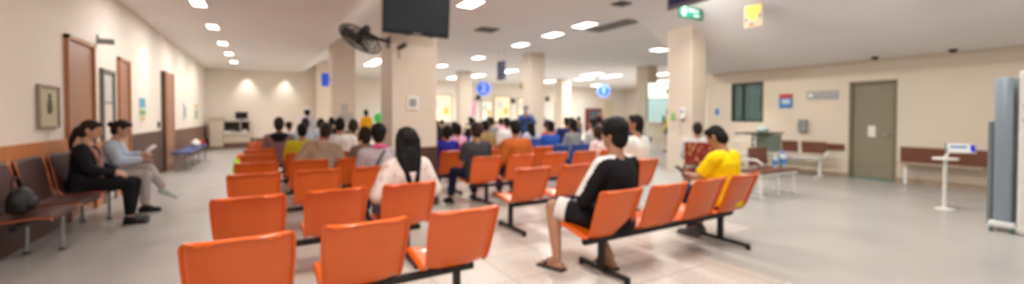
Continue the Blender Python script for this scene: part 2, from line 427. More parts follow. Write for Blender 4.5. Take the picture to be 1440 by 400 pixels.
def linked_row(label, xs, yback, legs, shell_m=ORANGE, group='rows of linked plastic chairs', beam_m=BLACKM, name='linked_chair_row'):
    """xs: chair centres, yback: where the top of the backs stands"""
    global SHELL
    y = yback + BEAM_DY; xc = sum(xs) / len(xs)
    t = thing(name, label, 'seating', (xc, y, 0), 0, group)
    for x in xs:
        if SHELL is None:
            SHELL = chair_shell_mb().build('chair_shell', ORANGE, None, True); o = SHELL; o.parent = t
        else:
            o = SHELL.copy(); COL.objects.link(o); o.parent = t; o.name = 'chair_shell'
        o.location = (x - xc, 0, 0)
        if shell_m is not ORANGE:
            o.material_slots[0].link = 'OBJECT'; o.material_slots[0].material = shell_m
        MB().box((x - xc, 0.0, 0.338), (0.16, 0.22, 0.024), b=0.005).build('bracket', beam_m, t)
    MB().box(((xs[0] + xs[-1]) / 2 - xc, 0, 0.302), (xs[-1] - xs[0] + 0.36, 0.05, 0.05), b=0.006).build('beam', beam_m, t)
    for lx in legs:
        g = MB().box((lx - xc, 0, 0.165), (0.045, 0.06, 0.26), b=0.006).build('leg', beam_m, t)
        f = MB(); c = lx - xc
        f.box((c, -0.02, 0.04), (0.05, 0.62, 0.04), b=0.012)
        f.cyl((c, -0.31, 0.0), (c, -0.31, 0.03), 0.028, 0.026).cyl((c, 0.27, 0.0), (c, 0.27, 0.03), 0.028, 0.026)
        f.build('foot_bar', beam_m, g)
    return t
XA = [-0.12, 0.50, 1.12]
ordl = ['nearest', 'second', 'third', 'fourth', 'fifth', 'sixth', 'seventh', 'eighth', 'farthest']
LY = [2.46, 3.69, 5.16, 6.35, 7.65, 8.85, 10.2, 11.5]
lab_l = ['row of three orange chairs on black beam, nearest the camera in the left block',
 'three linked orange chairs, second row of the left block, carrying the long-haired woman',
 'three linked orange chairs, third row of the left block, carrying the pink collar',
 'row of three orange chairs, fourth of the left block, carrying the man in beige jacket',
 'row of three orange chairs, fifth of the left block, carrying the yellow-green shirt',
 'row of three orange chairs, sixth of the left block, behind an empty left seat run',
 'row of three orange chairs, seventh of the left block, before the person in mauve jacket',
 'row of three orange chairs at the far end of the left block']
lab_l[5] = 'three linked orange chairs, sixth row of the left block, carrying the mauve jacket'
lab_l[6] = 'row of three orange chairs, seventh of the left block, second from its far end'
for y, l in zip(LY, lab_l): linked_row(l, XA, y, (XA[0] + 0.1, XA[2] + 0.05))
linked_row('row of four orange chairs at the right front, carrying the men in black and yellow', [2.53, 3.13, 3.73, 4.32], 2.45, (2.56, 4.32))
linked_row('row of four orange chairs just beyond the man in black, carrying the white-shirted man', [2.72, 3.36, 4.0, 4.65], 4.05, (2.56, 4.6))
linked_row('row of five orange chairs carrying the man in dark grey and the brown-orange sweater', [2.86, 3.48, 4.14, 4.78, 5.38], 5.52, (2.98, 4.7))
linked_row('row of four orange chairs beside the big column, carrying the person in royal blue', [2.83, 3.46, 4.1, 4.74], 6.75, (2.95, 4.6))
linked_row('row of four orange chairs, fifth of the right block, carrying the pink top', [2.83, 3.46, 4.1, 4.74], 8.15, (2.95, 4.6))
linked_row('row of four orange chairs, sixth and last orange row of the right block', [2.83, 3.46, 4.1, 4.74], 9.5, (2.95, 4.6))
BLUEP = mat('blue_plastic', (34, 74, 158), 0.35)
linked_row('row of four blue chairs right of the orange block, nearest blue row', [5.25, 5.85, 6.45, 7.05], 6.9, (5.4, 6.9), BLUEP)
linked_row('row of four blue chairs right of the orange block, second blue row', [5.6, 6.2, 6.8, 7.4], 9.2, (5.7, 7.3), BLUEP)
linked_row('row of four blue chairs far back before the standing man in blue', [5.4, 6.0, 6.6, 7.2], 11.2, (5.6, 7.1), BLUEP)
linked_row('row of four blue chairs far back behind the pink poster line', [6.4, 7.0, 7.6, 8.2], 13.6, (6.5, 8.1), BLUEP)

# ---------------------------------------------------------------- people
def rz_(a): return Matrix.Rotation(a, 3, 'Z')
def rx_(a): return Matrix.Rotation(a, 3, 'X')
def ry_(a): return Matrix.Rotation(a, 3, 'Y')

def person(label, loc, yaw=0, sc=1.0, pose='sit', lean=0.0, twist=0.0, side=0.0, hyaw=0.0, hpitch=0.0, hroll=0.0, sex='m',
           skin=None, shirt=None, sleeve=1.0, loose=0.02, bottom=None, legs='long', hair='short', hairm=None, shoe=None,
           arms=None, knees=None, ankles=None, vox=0.011, hands=False, group=None, mask=None, cat='person', shoes2=None, shirt_len=0.1, foot_dir=None, hipz=None):
    skin = skin or SKIN[1]; hairm = hairm or HAIRB; shoe = shoe or SHOEB
    t = thing('person', label, cat, loc, yaw, group); t.scale = (sc, sc, sc)
    sit = pose == 'sit'
    hz = (hipz or 0.465) if sit else 0.93
    pel = Vector((0, 0, hz))
    Rt = rz_(twist) @ ry_(side) @ rx_(-lean)
    T = lambda x, y, z: pel + Rt @ Vector((x, y, z))
    fem = sex == 'f'
    sw = 0.148 if fem else 0.168
    k = 0.93 if fem else 1.0
    prof = [(-0.09, .13, .10), (-0.04, .168 if fem else .162, .118), (0.06, .158 if fem else .155, .108), (0.15, .128 if fem else .148, .095), (0.26, .148 if fem else .162, .108), (0.36, .155 if fem else .178, .108), (0.42, .135 if fem else .158, .088), (0.465, .085, .068), (0.50, .056, .056)]
    def torso(mb, inf, z0=-9, z1=9, n=22):
        rg = []
        for z, a, b in prof:
            if z < z0 or z > z1: continue
            rg.append([T((a + inf) * math.cos(2 * PI * i / n), (b + inf) * math.sin(2 * PI * i / n) + (0.012 if z > 0.2 else 0), z) for i in range(n)])
        mb.rings(rg)
    hip = [Vector((s * 0.088, 0.01, hz - 0.01)) for s in (-1, 1)]
    if sit:
        kn = [Vector((s * 0.12, 0.43, hz + 0.01)) for s in (-1, 1)]; an = [Vector((s * 0.12, 0.40, 0.085)) for s in (-1, 1)]
    else:
        kn = [Vector((s * 0.095, 0.02, 0.50)) for s in (-1, 1)]; an = [Vector((s * 0.10, 0.0, 0.085)) for s in (-1, 1)]
    if knees: kn = [Vector(v) if v else kn[i] for i, v in enumerate(knees)]
    if ankles: an = [Vector(v) if v else an[i] for i, v in enumerate(ankles)]
    sh = [T(s * sw, 0.0, 0.415) for s in (-1, 1)]
    if arms is None: arms = ((-0.205, 0.06, 0.19), (-0.09, 0.27, 0.10)), ((0.205, 0.06, 0.19), (0.09, 0.27, 0.10))
    if not sit and arms == 'down': arms = ((-0.23, 0.0, 0.14), (-0.23, 0.06, -0.10)), ((0.23, 0.0, 0.14), (0.23, 0.06, -0.10))
    Rw = rz_(twist)
    el = [pel + Rw @ Vector(a[0]) for a in arms]; wr = [pel + Rw @ Vector(a[1]) for a in arms]
    nb = T(0, 0.0, 0.47); Rh = Rt @ rz_(hyaw) @ rx_(-hpitch) @ ry_(hroll)
    # head keeps roughly upright: take out most of the lean
    Rh = rz_(twist + hyaw) @ rx_(-(lean * 0.45 + hpitch)) @ ry_(hroll + side * 0.5)
    hc = nb + Rt @ Vector((0, 0.012, 0.075)) + Rh @ Vector((0, 0.012, 0.115))
    H = lambda x, y, z: hc + Rh @ Vector((x, y, z))
    # ---- body, one continuous surface
    b = MB()
    torso(b, 0.0)
    b.cap(nb - Rt @ Vector((0, 0, .03)), H(0, -0.012, -0.05), .056 * k, .052 * k)
    b.ell(hc, (.073, .092, .112), Rh); b.ell(H(0, .03, -.055), (.054, .062, .058), Rh); b.ell(H(0, .062, -.088), (.026, .026, .022), Rh)
    b.cap(H(0, .088, .012), H(0, .103, -.022), .010, .0155, 8); b.ell(H(0, .083, -.052), (.024, .014, .010), Rh); b.ell(H(0, .084, -.066), (.021, .012, .009), Rh)
    b.ell(H(0, .078, .035), (.05, .018, .012), Rh)
    for s in (-1, 1): b.ell(H(s * .077, -.008, -.008), (.011, .022, .033), Rh @ rz_(s * .35))
    fd = []
    for i, s in enumerate((-1, 1)):
        b.cap(T(s * .06, 0, .435), sh[i], .05, .056 * k)
        b.cap(sh[i], el[i], .052 * k, .040 * k); b.cap(el[i], wr[i], .040 * k, .026 * k)
        b.cap(hip[i], kn[i], .086, .060); b.cap(kn[i], kn[i].lerp(an[i], .35), .056, .056); b.cap(kn[i].lerp(an[i], .3), an[i], .056, .034)
        fdir = Vector((s * 0.12, 1, 0)).normalized() if not foot_dir else Vector(foot_dir[i]).normalized()
        fd.append(fdir)
        b.cap(an[i] + fdir * -.03 + Vector((0, 0, -.05)), an[i] + fdir * .13 + Vector((0, 0, -.058)), .032, .024)
        b.cap(an[i], an[i] + fdir * .08 + Vector((0, 0, -.045)), .034, .028)
        d = (wr[i] - el[i]).normalized(); inward = Vector((-s, 0, 0)); inward = Rw @ inward
        nrm = d.cross(inward).normalized(); nrm = nrm if nrm.z < 0 else -nrm
        sd = nrm.cross(d).normalized(); sd = sd if sd.dot(inward) > 0 else -sd      # thumb side
        R3 = Matrix((sd, d, nrm)).transposed()
        b.ell(wr[i] + d * .05, (.040, .052, .018), R3, 12, 8)
        if hands:
            for f_ in range(4):
                base = wr[i] + d * .085 + sd * (.030 - f_ * .02); ln = (.040, .045, .041, .032)[f_]
                m1 = base + (d * .85 + nrm * .45).normalized() * ln; m2 = m1 + (d * .35 + nrm * .9).normalized() * ln * .85
                b.cap(base, m1, .0092, .0086, 8, 3); b.cap(m1, m2, .0086, .0074, 8, 3)
            b0 = wr[i] + d * .028 + sd * .028; b1 = b0 + (d * .6 + sd * .6 + nrm * .3).normalized() * .042
            b.cap(b0, b1, .0125, .0100, 8, 3); b.cap(b1, b1 + (d * .9 + sd * .1 + nrm * .4).normalized() * .032, .0098, .0082, 8, 3)
        else:
            b.cap(wr[i] + d * .08, wr[i] + d * .13 + nrm * .03, .026, .018, 10, 3)
            b.cap(wr[i] + d * .03 + sd * .03, wr[i] + d * .08 + sd * .05, .013, .010, 8, 3)
    body = b.build('body', skin, t, True, vox, 4)
    # ---- shirt
    s_ = MB()
    if shirt:
        torso(s_, loose, -shirt_len if shirt_len > 0 else -9, 0.48)
        if shirt_len > 0.1:
            n = 22; rg = []
            for z, a, bb in ((-shirt_len, .185, .135), (-0.05, .172, .122), (.1, .15, .10)):
                rg.append([T((a + loose) * math.cos(2 * PI * i / n), (bb + loose) * math.sin(2 * PI * i / n), z) for i in range(n)])
            s_.rings(rg)
        for i, s in enumerate((-1, 1)):
            s_.cap(T(s * .05, 0, .435), sh[i], .058 + loose * .3, .062 + loose * .5)
            if sleeve > 0:
                f1 = min(1, sleeve * 2); e1 = sh[i].lerp(el[i], f1)
                s_.cyl(sh[i], e1, .056 * k + loose * .8, (.052 - .006 * f1) * k + loose, 16)
                if sleeve > 0.5:
                    f2 = (sleeve - .5) * 2; e2 = el[i].lerp(wr[i], f2 * .97)
                    s_.ell(el[i], [.044 * k + loose] * 3); s_.cyl(el[i], e2, .044 * k + loose, .034 + loose * .5, 16)
        s_.build('shirt', shirt, t, True, max(vox, .012), 4)
    # ---- trousers / shorts
    if bottom:
        p = MB(); n = 22; rg = []
        for z, a, bb in ((-.10, .145, .115), (-.05, .172, .126), (.02, .168, .122), (.08, .16, .114)):
            rg.append([T((a + .012) * math.cos(2 * PI * i / n), (bb + .012) * math.sin(2 * PI * i / n), z) for i in range(n)])
        p.rings(rg)
        for i in (0, 1):
            if legs == 'long':
                p.cap(hip[i], kn[i], .098, .070); e = kn[i].lerp(an[i], .93)
                p.cyl(kn[i], e, .070, .050 if fem else .056, 16)
            else:
                p.ell(hip[i], [.1] * 3); p.cyl(hip[i], hip[i].lerp(kn[i], .93), .102, .088, 18)
        p.build('shorts' if legs != 'long' else 'trousers', bottom, t, True, max(vox, .012), 4)
    # ---- hair
    if hair:
        h = MB()
        h.ell(H(0, -.018, .022), (.084, .095, .104), Rh)
        h.ell(H(0, -.045, -.025), (.079, .068, .095), Rh)
        if hair == 'short': h.ell(H(0, .035, .085), (.064, .056, .036), Rh)
        if hair == 'thick': h.ell(H(0, -.012, .04), (.102, .110, .100), Rh); h.ell(H(0, .04, .085), (.07, .062, .044), Rh)
        if hair in ('long', 'pony', 'bun', 'bob'): h.ell(H(0, .03, .075), (.07, .06, .04), Rh)
        if hair == 'long':
            h.ell(H(0.01, -.115, -.26), (.06, .035, .20), Rh); h.ell(H(0, -.03, .02), (.106, .100, .104), Rh)
            for x, l in ((-.075, .36), (-.04, .46), (0, .54), (.04, .52), (.078, .40)):
                h.cap(H(x, -.06, .0), H(x * .95, -.085, -.16), .040, .040); h.cap(H(x * .95, -.085, -.16), H(x * .5 + .012, -.135, -l), .046, .030)
            for s in (-1, 1): h.cap(H(s * .082, -.01, .02), H(s * .088, -.02, -.20), .026, .022)
        if hair == 'bob':
            for s in (-1, 1): h.cap(H(s * .078, -.015, .02), H(s * .082, -.02, -.10), .026, .022)
            h.cap(H(0, -.06, 0), H(0, -.07, -.11), .06, .05)
        if hair == 'pony':
            h.cap(H(0, -.10, .0), H(0, -.12, -.03), .032, .036); h.cap(H(0, -.12, -.03), H(.0, -.135, -.17), .036, .03); h.cap(H(0, -.135, -.17), H(0, -.12, -.27), .03, .012)
        if hair == 'bun':
            h.ell(H(0, -.125, .015), (.045, .042, .042), Rh)
        h.build('hair', hairm, t, True, max(vox, .010), 3)
    # ---- shoes
    for i in (0, 1):
        q = MB(); a = an[i]; f = fd[i]; up = Vector((0, 0, 1)); zf = a.z - .085
        sd = f.cross(up)
        R3 = Matrix((sd, f, up)).transposed()
        if legs == 'bare':
            q.box(a + f * .055 + up * (-.077), (.088, .25, .018), R3, .008)
            q.cap(a + f * .10 + sd * .045 - up * .06, a + f * .085 - up * .022, .012, .013, 8, 3); q.cap(a + f * .085 - up * .022, a + f * .10 - sd * .045 - up * .06, .013, .012, 8, 3)
            q.build('slipper', shoe, t, True)
        else:
            q.cap(a + f * -.035 + up * -.045, a + f * .15 + up * -.055, .040, .032); q.cap(a + up * -.01, a + f * .06 + up * -.035, .043, .040)
            q.box(a + f * .055 + up * -.076, (.08, .255, .02), R3, .008)
            q.build('shoe', (shoes2 or (shoe, shoe))[i], t, True, max(vox, .010), 2)
    if hands:
        for s in (-1, 1):
            MB().ell(H(s * .031, .0835, .012), (.013, .008, .0075), Rh, 10, 8).build('eye', EYE, t, True)
    if mask:
        MB().ell(H(0, .058, -.045), (.062, .056, .052), Rh).build('face_mask', mask, t, True)
    t['_h'] = 0; del t['_h']
    return t, dict(hc=hc, Rh=Rh, T=T, wr=wr, el=el, kn=kn, an=an, Rt=Rt, H=H, sh=sh)

def wpt(t, v):     # local point of a thing in world space
    return Matrix.LocRotScale(t.location, t.rotation_euler, t.scale) @ Vector(v)

R90 = -PI / 2
G_LEFT = None
# -- the two women on the wall bench
BX = -2.0
w1, j1 = person('woman in black jacket with ponytail seated on the left wall bench', (BX, 7.2, 0), R90, 1.04, lean=0.06, hpitch=0.22, sex='f', skin=SKIN[0], hipz=.525,
    shirt=cloth('black_jacket', (28, 28, 36)), sleeve=1.0, loose=0.022, bottom=cloth('black_trousers', (24, 24, 28)), hair='pony', hairm=HAIRBR, vox=0.007, hands=True,
    arms=(((-0.20, .10, .20), (-0.06, .30, .13)), ((.20, .10, .20), (.07, .31, .11))), knees=((-.09, .46, .505), (.10, .44, .505)), ankles=((-.07, .42, .085), (.10, .45, .085)), shirt_len=0.12)
sc_ = MB(); T = j1['T']
sc_.tube([T(-.07, .02, .47), T(-.09, .11, .40), T(-.05, .14, .28), T(-.03, .14, .14), T(-.02, .16, .06)], .028); sc_.tube([T(.07, .02, .47), T(.09, .11, .40), T(.05, .14, .28), T(.04, .14, .16)], .026)
sc_.build('scarf', cloth('dusty_pink', (176, 132, 122)), w1, True)
MB().tube([j1['wr'][1] + Vector((-.03, -.01, .02)), j1['wr'][1] + Vector((0, -.005, .032)), j1['wr'][1] + Vector((.03, -.01, .02)), j1['wr'][1] + Vector((.03, -.015, -.015))], .012).build('white_cuff', WHITEP, w1, True)
w2, j2 = person('woman in pale blue shirt with hair bun on the wall bench, reading a white paper', (BX + .02, 8.0, 0), R90, 1.05, lean=0.20, hpitch=0.28, sex='f', skin=SKIN[0], hipz=.525,
    shirt=cloth('pale_blue_shirt', (186, 198, 216)), sleeve=1.0, loose=0.028, bottom=cloth('light_grey_trousers', (186, 176, 170)), hair='bun', hairm=HAIRBR, vox=0.007, hands=True,
    arms=(((-.19, .16, .22), (-.05, .36, .27)), ((.19, .17, .20), (.05, .38, .20))), knees=((-.02, .44, .60), (.08, .42, .505)), ankles=((.06, .62, .30), (.10, .42, .085)),
    foot_dir=((.1, .8, -.35), (.1, 1, 0)), shoes2=(SHOEW, SHOEB), shirt_len=0.13)
pp = thing('paper_sheet', 'white sheet of paper held by the woman in pale blue shirt', 'paper')
q = MB(); a = wpt(w2, j2['wr'][0]); c = a + Vector((.11, .03, .07))
R3 = Euler((0.2, -0.75, 0.2)).to_matrix()
n = 8; rows = [[c + R3 @ Vector((-.07 + .14 * i / n, -.10 + .2 * k / n, .012 * math.sin(i / n * PI))) for i in range(n + 1)] for k in range(n + 1)]
q.add([p for r in rows for p in r] + [p + R3 @ Vector((0, 0, .003)) for r in rows for p in r],
      [(k * 9 + i, k * 9 + i + 1, k * 9 + i + 10, k * 9 + i + 9) for k in range(8) for i in range(8)] + [(81 + k * 9 + i, 81 + k * 9 + i + 9, 81 + k * 9 + i + 10, 81 + k * 9 + i + 1) for k in range(8) for i in range(8)])
q.build('sheet', PAPER, pp, True)

# -- left block, seen from behind
P_ = lambda y: y + 0.22
person('woman with long black hair in pale pink patterned blouse, on an orange chair', (1.17, 3.99, 0), 0.05, 1.04, lean=-0.02, sex='f', skin=SKIN[0], sleeve=1.0, loose=0.035,
    shirt=pattern_cloth('pink_blouse', (224, 208, 200), (206, 176, 170), 14, .58), bottom=cloth('grey_bottom', (92, 88, 92)), hair='long', vox=0.009,
    arms=(((-.27, -.02, .16), (-.16, .22, .08)), ((.27, .0, .17), (.12, .24, .08))))
p6, j6 = person('man in grey shirt with pink collar and dark shoulder strap, seen from behind', (1.24, 5.46, 0), -0.12, 1.04, lean=0.03, shirt=cloth('grey_shirt', (176, 166, 172)), loose=0.035, sleeve=.5,
    bottom=cloth('navy_trousers', (40, 42, 58)), hair='thick', vox=0.010, skin=SKIN[1], hyaw=-.1)
T = j6['T']
MB().tube([T(-.08, -.035, .50), T(0, -.055, .508), T(.08, -.035, .50), T(.10, .01, .49)], .026).build('collar', cloth('pink_collar', (214, 92, 140)), p6, True)
MB().tube([T(.06, -.10, .455), T(.0, -.152, .36), T(-.07, -.152, .24), T(-.14, -.12, .10), T(-.17, -.05, .0)], .013).build('shoulder_strap', mat('strap_dark', (44, 42, 50), .8), p6, True)
person('dark brown haired person just left of the man with pink collar', (1.30, 6.66, 0), 0, 1.0, sex='f', shirt=cloth('khaki_dull', (120, 104, 92)), bottom=cloth('brown_bottom', (70, 60, 56)), hair='bob', hairm=HAIRBR, vox=0.013)
p3, j3 = person('man in beige hooded jacket slouching, arm over the next chair', (0.64, 6.62, 0), -0.10, 1.08, lean=0.26, side=0.16, hpitch=.25, hyaw=-.2, shirt=cloth('beige_jacket', (164, 140, 120)), loose=0.032,
    bottom=cloth('jeans_dark', (52, 56, 74)), hair='short', hairm=HAIRBR, vox=0.011, skin=SKIN[2], arms=(((-.235, .08, .20), (-.12, .28, .12)), ((.28, .04, .22), (.32, .24, .14))))
T = j3['T']
MB().ell(T(0, -.09, .44), (.12, .05, .06), j3['Rt']).ell(T(0, -.11, .38), (.09, .03, .07), j3['Rt']).build('hood', cloth('beige_jacket', (164, 140, 120)), p3, True, .012, 4)
person('person in white shirt leaning forward, between beige jacket and grey shirt', (1.15, 7.95, 0), 0.0, 1.12, lean=0.24, shirt=cloth('white_shirt', (224, 220, 212)), loose=0.035, bottom=cloth('jeans_dark', (52, 56, 74)), hair='short', vox=0.013)
person('person in yellow-green shirt with black hair, seen from behind', (0.52, 7.95, 0), 0.0, 1.03, lean=0.02, shirt=cloth('yellow_green', (196, 184, 34)), loose=0.028, bottom=cloth('brown_bottom', (70, 60, 56)), hair='short', vox=0.012)
p1, jm = person('person in mauve jacket with black hood, tallest of the left block', (0.20, 9.15, 0), 0.0, 1.11, lean=0.0, shirt=cloth('mauve_jacket', (128, 106, 108)), loose=0.024, bottom=cloth('black_trousers', (24, 24, 28)), hair='short', hairm=HAIRBR, vox=0.012)
T = jm['T']
MB().ell(T(0, -.06, .46), (.15, .08, .06), jm['Rt']).ell(T(0, -.09, .40), (.11, .04, .08), jm['Rt']).build('hood', cloth('black_hood', (30, 28, 32)), p1, True, .012, 4)

# -- right block
p10, _ = person('man in dark grey shirt on an orange chair right of the big column', (2.82, 5.82, 0), 0.0, 1.05, lean=0.05, shirt=cloth('dark_grey_shirt', (62, 62, 66)), sleeve=.45, loose=0.03, bottom=cloth('navy_trousers2', (32, 32, 62)), hair='short', hairm=HAIRBR, vox=0.011, skin=SKIN[1],
    knees=((-.20, .42, .475), (.14, .43, .475)), ankles=((-.28, .36, .085), (.14, .40, .085)))
person('person in royal blue top beside the big column', (2.82, 7.05, 0), -0.25, 1.0, sex='f', shirt=cloth('royal_blue', (42, 40, 140)), bottom=cloth('black_trousers', (24, 24, 28)), hair='bob', vox=0.013, hyaw=-.3)
person('woman in pink top with black hair behind the royal blue top', (3.62, 8.45, 0), 0.0, 1.0, sex='f', shirt=cloth('pink_top', (214, 160, 188)), bottom=cloth('grey_bottom', (92, 88, 92)), hair='bob', vox=0.014)
person('person in olive khaki shirt between dark grey shirt and brown-orange sweater', (4.32, 8.45, 0), 0.0, 1.05, shirt=cloth('olive', (150, 130, 84)), loose=.035, bottom=cloth('brown_bottom', (70, 60, 56)), hair='short', vox=0.014)
person('person in brown-orange sweater hunched on an orange chair', (3.55, 5.81, 0), -0.08, 1.08, lean=0.10, shirt=cloth('rust', (176, 92, 40)), loose=0.04, bottom=cloth('jeans_dark', (52, 56, 74)), hair='short', vox=0.011, hpitch=.1,
    arms=(((-.25, .02, .16), (-.12, .26, .08)), ((.24, .05, .18), (.12, .26, .10))))
person('person in bright blue shirt on a blue chair, seen from behind', (5.23, 7.20, 0), 0.0, 1.05, shirt=cloth('bright_blue', (44, 84, 168)), loose=.03, bottom=cloth('navy_trousers2', (32, 32, 62)), hair='short', vox=0.013)
person('woman in grey cardigan, left of the pale grey one, behind the man in black', (5.85, 7.20, 0), 0.1, 1.08, sex='f', shirt=cloth('grey_cardigan', (138, 138, 142)), bottom=cloth('grey_bottom', (92, 88, 92)), hair='bob', vox=0.013)
person('person in pale grey shirt right of the grey cardigan', (6.45, 7.20, 0), 0.2, 1.08, shirt=cloth('pale_grey', (184, 182, 178)), bottom=cloth('grey_bottom', (92, 88, 92)), hair='short', vox=0.013)
person('person in white blouse with pink pattern, partly behind the man in black', (5.38, 5.82, 0), 0.15, 0.98, sex='f', lean=.1, shirt=pattern_cloth('floral', (222, 212, 206), (206, 160, 160), 16, .55), bottom=cloth('grey_bottom', (92, 88, 92)), hair='bob', hairm=HAIRBR, vox=0.013)

# the man in black
BLACKT = cloth('black_top', (26, 22, 26))
mb_, jb = person('man in black top with white stripes and black shorts on an orange chair', (2.71, 2.74, 0), 0.20, 1.17, lean=-0.04, hipz=.40, twist=-0.06, hyaw=0.12, hpitch=.06, skin=SKIN[1], shirt=BLACKT, sleeve=.95, loose=0.028,
    bottom=cloth('black_shorts', (30, 28, 34)), legs='bare', hair='thick', vox=0.007, hands=True, shoe=mat('slipper_dark', (50, 42, 40), .6),
    arms=(((-.27, .06, .19), (-.10, .25, .10)), ((.27, .06, .19), (.08, .27, .10))),
    knees=((-.25, .42, .46), (.11, .38, .42)), ankles=((-.33, .30, .085), (.0, .04, .085)))
STRIPES = []
for i, s in ((0, -1), (1, 1)):
    # white band over the shoulder and down the outside of the sleeve
    a = jb['T'](s * .085, -.02, .50); b_ = jb['sh'][i] + Vector((s * .03, -.0, .075)); c_ = jb['sh'][i].lerp(jb['el'][i], .5) + Vector((s * .068, .03, .035)); d_ = jb['el'][i] + Vector((s * .055, .02, .045)); e_ = jb['el'][i].lerp(jb['wr'][i], .75) + Vector((s * .04, -.0, .05))
    STRIPES.append([a, b_, c_, d_, e_])
def surface_patch(src, line, r, name, m, parent):
    bm = bmesh.new(); bm.from_mesh(src.data); bm.normal_update()
    def dist(p):
        best = 9
        for u, v in zip(line, line[1:]):
            t = max(0, min(1, (p - u).dot(v - u) / (v - u).length_squared)); best = min(best, (p - u.lerp(v, t)).length)
        return best
    bmesh.ops.delete(bm, geom=[v for v in bm.verts if dist(v.co) > r], context='VERTS')
    for v in bm.verts: v.co += v.normal * .004
    me = bpy.data.meshes.new(name); bm.to_mesh(me); bm.free(); me.materials.append(m)
    me.polygons.foreach_set('use_smooth', [True] * len(me.polygons))
    o = bpy.data.objects.new(name, me); COL.objects.link(o); o.parent = parent
    return o
for i in (0, 1):
    h0 = Vector(((-1, 1)[i] * .088, .01, .39)); k0 = jb['kn'][i]
    MB().cyl(h0.lerp(k0, .70), h0.lerp(k0, .90), .100, .094, 20).build('hem_band', cloth('white_stripe', (226, 222, 218)), mb_, True)

# man in white shirt, profile
person('man in white shirt sitting right of the man in black, face turned left', (4.74, 4.36, 0), 0.15, 1.14, lean=-0.02, hyaw=0.35, skin=SKIN[1], shirt=cloth('white_shirt', (224, 220, 212)), sleeve=.5, loose=0.04, bottom=cloth('navy_trousers', (40, 42, 58)), hair='short', vox=0.008, hands=True)
# man in yellow
ym, jy = person('man in bright yellow shirt bent over the phone in his hand', (4.40, 2.73, 0), 0.05, 1.06, lean=0.06, hpitch=.55, hyaw=.10, skin=SKIN[1], shirt=cloth('bright_yellow', (236, 206, 8)), sleeve=.42, loose=0.035,
    bottom=cloth('navy_trousers', (40, 42, 58)), hair='short', vox=0.007, hands=True, shoe=SHOEG,
    arms=(((-.21, .17, .20), (-.06, .40, .20)), ((.20, .16, .18), (.04, .38, .15))), ankles=((-.12, .30, .085), (.10, .36, .085)))
ph = thing('mobile_phone', 'dark mobile phone in the hand of the man in yellow', 'phone', wpt(ym, jy['wr'][0] + Vector((.02, .115, .035))))
ph.rotation_euler = (0.6, 0, .1)
MB().box((0, 0, 0), (.075, .15, .009), b=.004).build('case', DARKP, ph); MB().box((0, 0, .005), (.066, .138, .002)).build('screen', LENS, ph)
# seated person behind the man in yellow, on a patterned chair
person('person in pale grey shirt on the red patterned chair behind the man in yellow', (6.72, 4.72, 0), -0.85, 1.04, lean=0.10, hpitch=.15, shirt=cloth('pale_grey2', (196, 192, 196)), loose=.04, bottom=cloth('grey_bottom', (92, 88, 92)), hair='short', hairm=HAIRBR, vox=0.012)

# standing people
sm_, js = person('man standing in blue jacket, arms raised to his face, above the crowd', (7.62, 11.9, 0), PI - 0.5, 1.02, pose='stand', shirt=cloth('steel_blue', (58, 78, 122)), loose=.04, bottom=cloth('black_trousers', (24, 24, 28)), hair='short', vox=0.013, skin=SKIN[1],
    arms=(((-.26, .10, .22), (-.06, .24, .42)), ((.26, .10, .22), (.06, .24, .40))), mask=mat('mask_blue', (160, 184, 206), .8))
person('person standing in yellow-orange top far back, between the two columns', (3.42, 17.2, 0), 0.2, 0.97, pose='stand', sex='f', shirt=cloth('yellow_orange', (232, 170, 34)), bottom=cloth('black_trousers', (24, 24, 28)), hair='bob', vox=0.016, arms='down')
person('person in yellow vest standing at the lit counter left of the panelled column', (13.35, 10.62, 0), 1.2, 0.97, pose='stand', shirt=cloth('yellow_vest', (214, 190, 28)), bottom=cloth('grey_bottom', (92, 88, 92)), hair='short', vox=0.014, arms='down')
n1, jn = person('person in white uniform and pale cap standing at the left back wall', (1.15, 15.2, 0), 0.3, 0.98, pose='stand', sex='f', shirt=cloth('pale_lilac', (206, 206, 222)), bottom=cloth('pale_lilac', (206, 206, 222)), hair='bob', vox=0.016, arms='down')
MB().ell(jn['H'](0, -.01, .07), (.09, .10, .06), jn['Rh']).build('cap', mat('cap_white', (226, 228, 236), .8), n1, True)
person('person in dark maroon top standing at the far wall, right of the single-digit blue disc', (25.4, 27.6, 0), 2.6, 1.05, pose='stand', shirt=cloth('maroon', (104, 34, 40)), bottom=cloth('black_trousers', (24, 24, 28)), hair='short', vox=0.02, arms='down')

# -- crowd: four figures built once, then copied with their own clothes
base = []
base.append(person('person in pale blue-grey shirt with brown hair, beyond the yellow-green shirt', (0.75, 10.42, 0), 0, 1.1, shirt=cloth('blue_grey', (168, 176, 188)), loose=.035, bottom=cloth('jeans_dark', (52, 56, 74)), hair='short', vox=0.018, hairm=HAIRBR, group='seated crowd')[0])
base.append(person('woman in pale blue top, black hair, seated beyond the blue-grey shirt', (1.2, 11.72, 0), 0, 1.08, sex='f', shirt=cloth('soft_blue', (176, 186, 204)), loose=.035, bottom=cloth('jeans_dark', (52, 56, 74)), hair='bob', vox=0.018, group='seated crowd')[0])
base.append(person('person in coral red top seated beyond the white leaning shirt', (1.15, 10.42, 0), 0, 1.0, lean=.15, hpitch=.2, shirt=cloth('coral', (206, 92, 78)), loose=.035, bottom=cloth('jeans_dark', (52, 56, 74)), hair='thick', vox=0.018, group='seated crowd')[0])
base.append(person('long-haired woman in white top seated far back right of the big column', (4.78, 9.72, 0), 0.1, 1.0, sex='f', shirt=cloth('crowd_white', (220, 218, 214)), loose=.035, bottom=cloth('jeans_dark', (52, 56, 74)), hair='long', vox=0.018, group='seated crowd')[0])
apply_pending()
bshirt = [c for c in mb_.children if c.name.startswith('shirt')][0]
for ln in STRIPES: surface_patch(bshirt, ln, .040, 'sleeve_stripe', cloth('white_stripe', (226, 222, 218)), mb_)
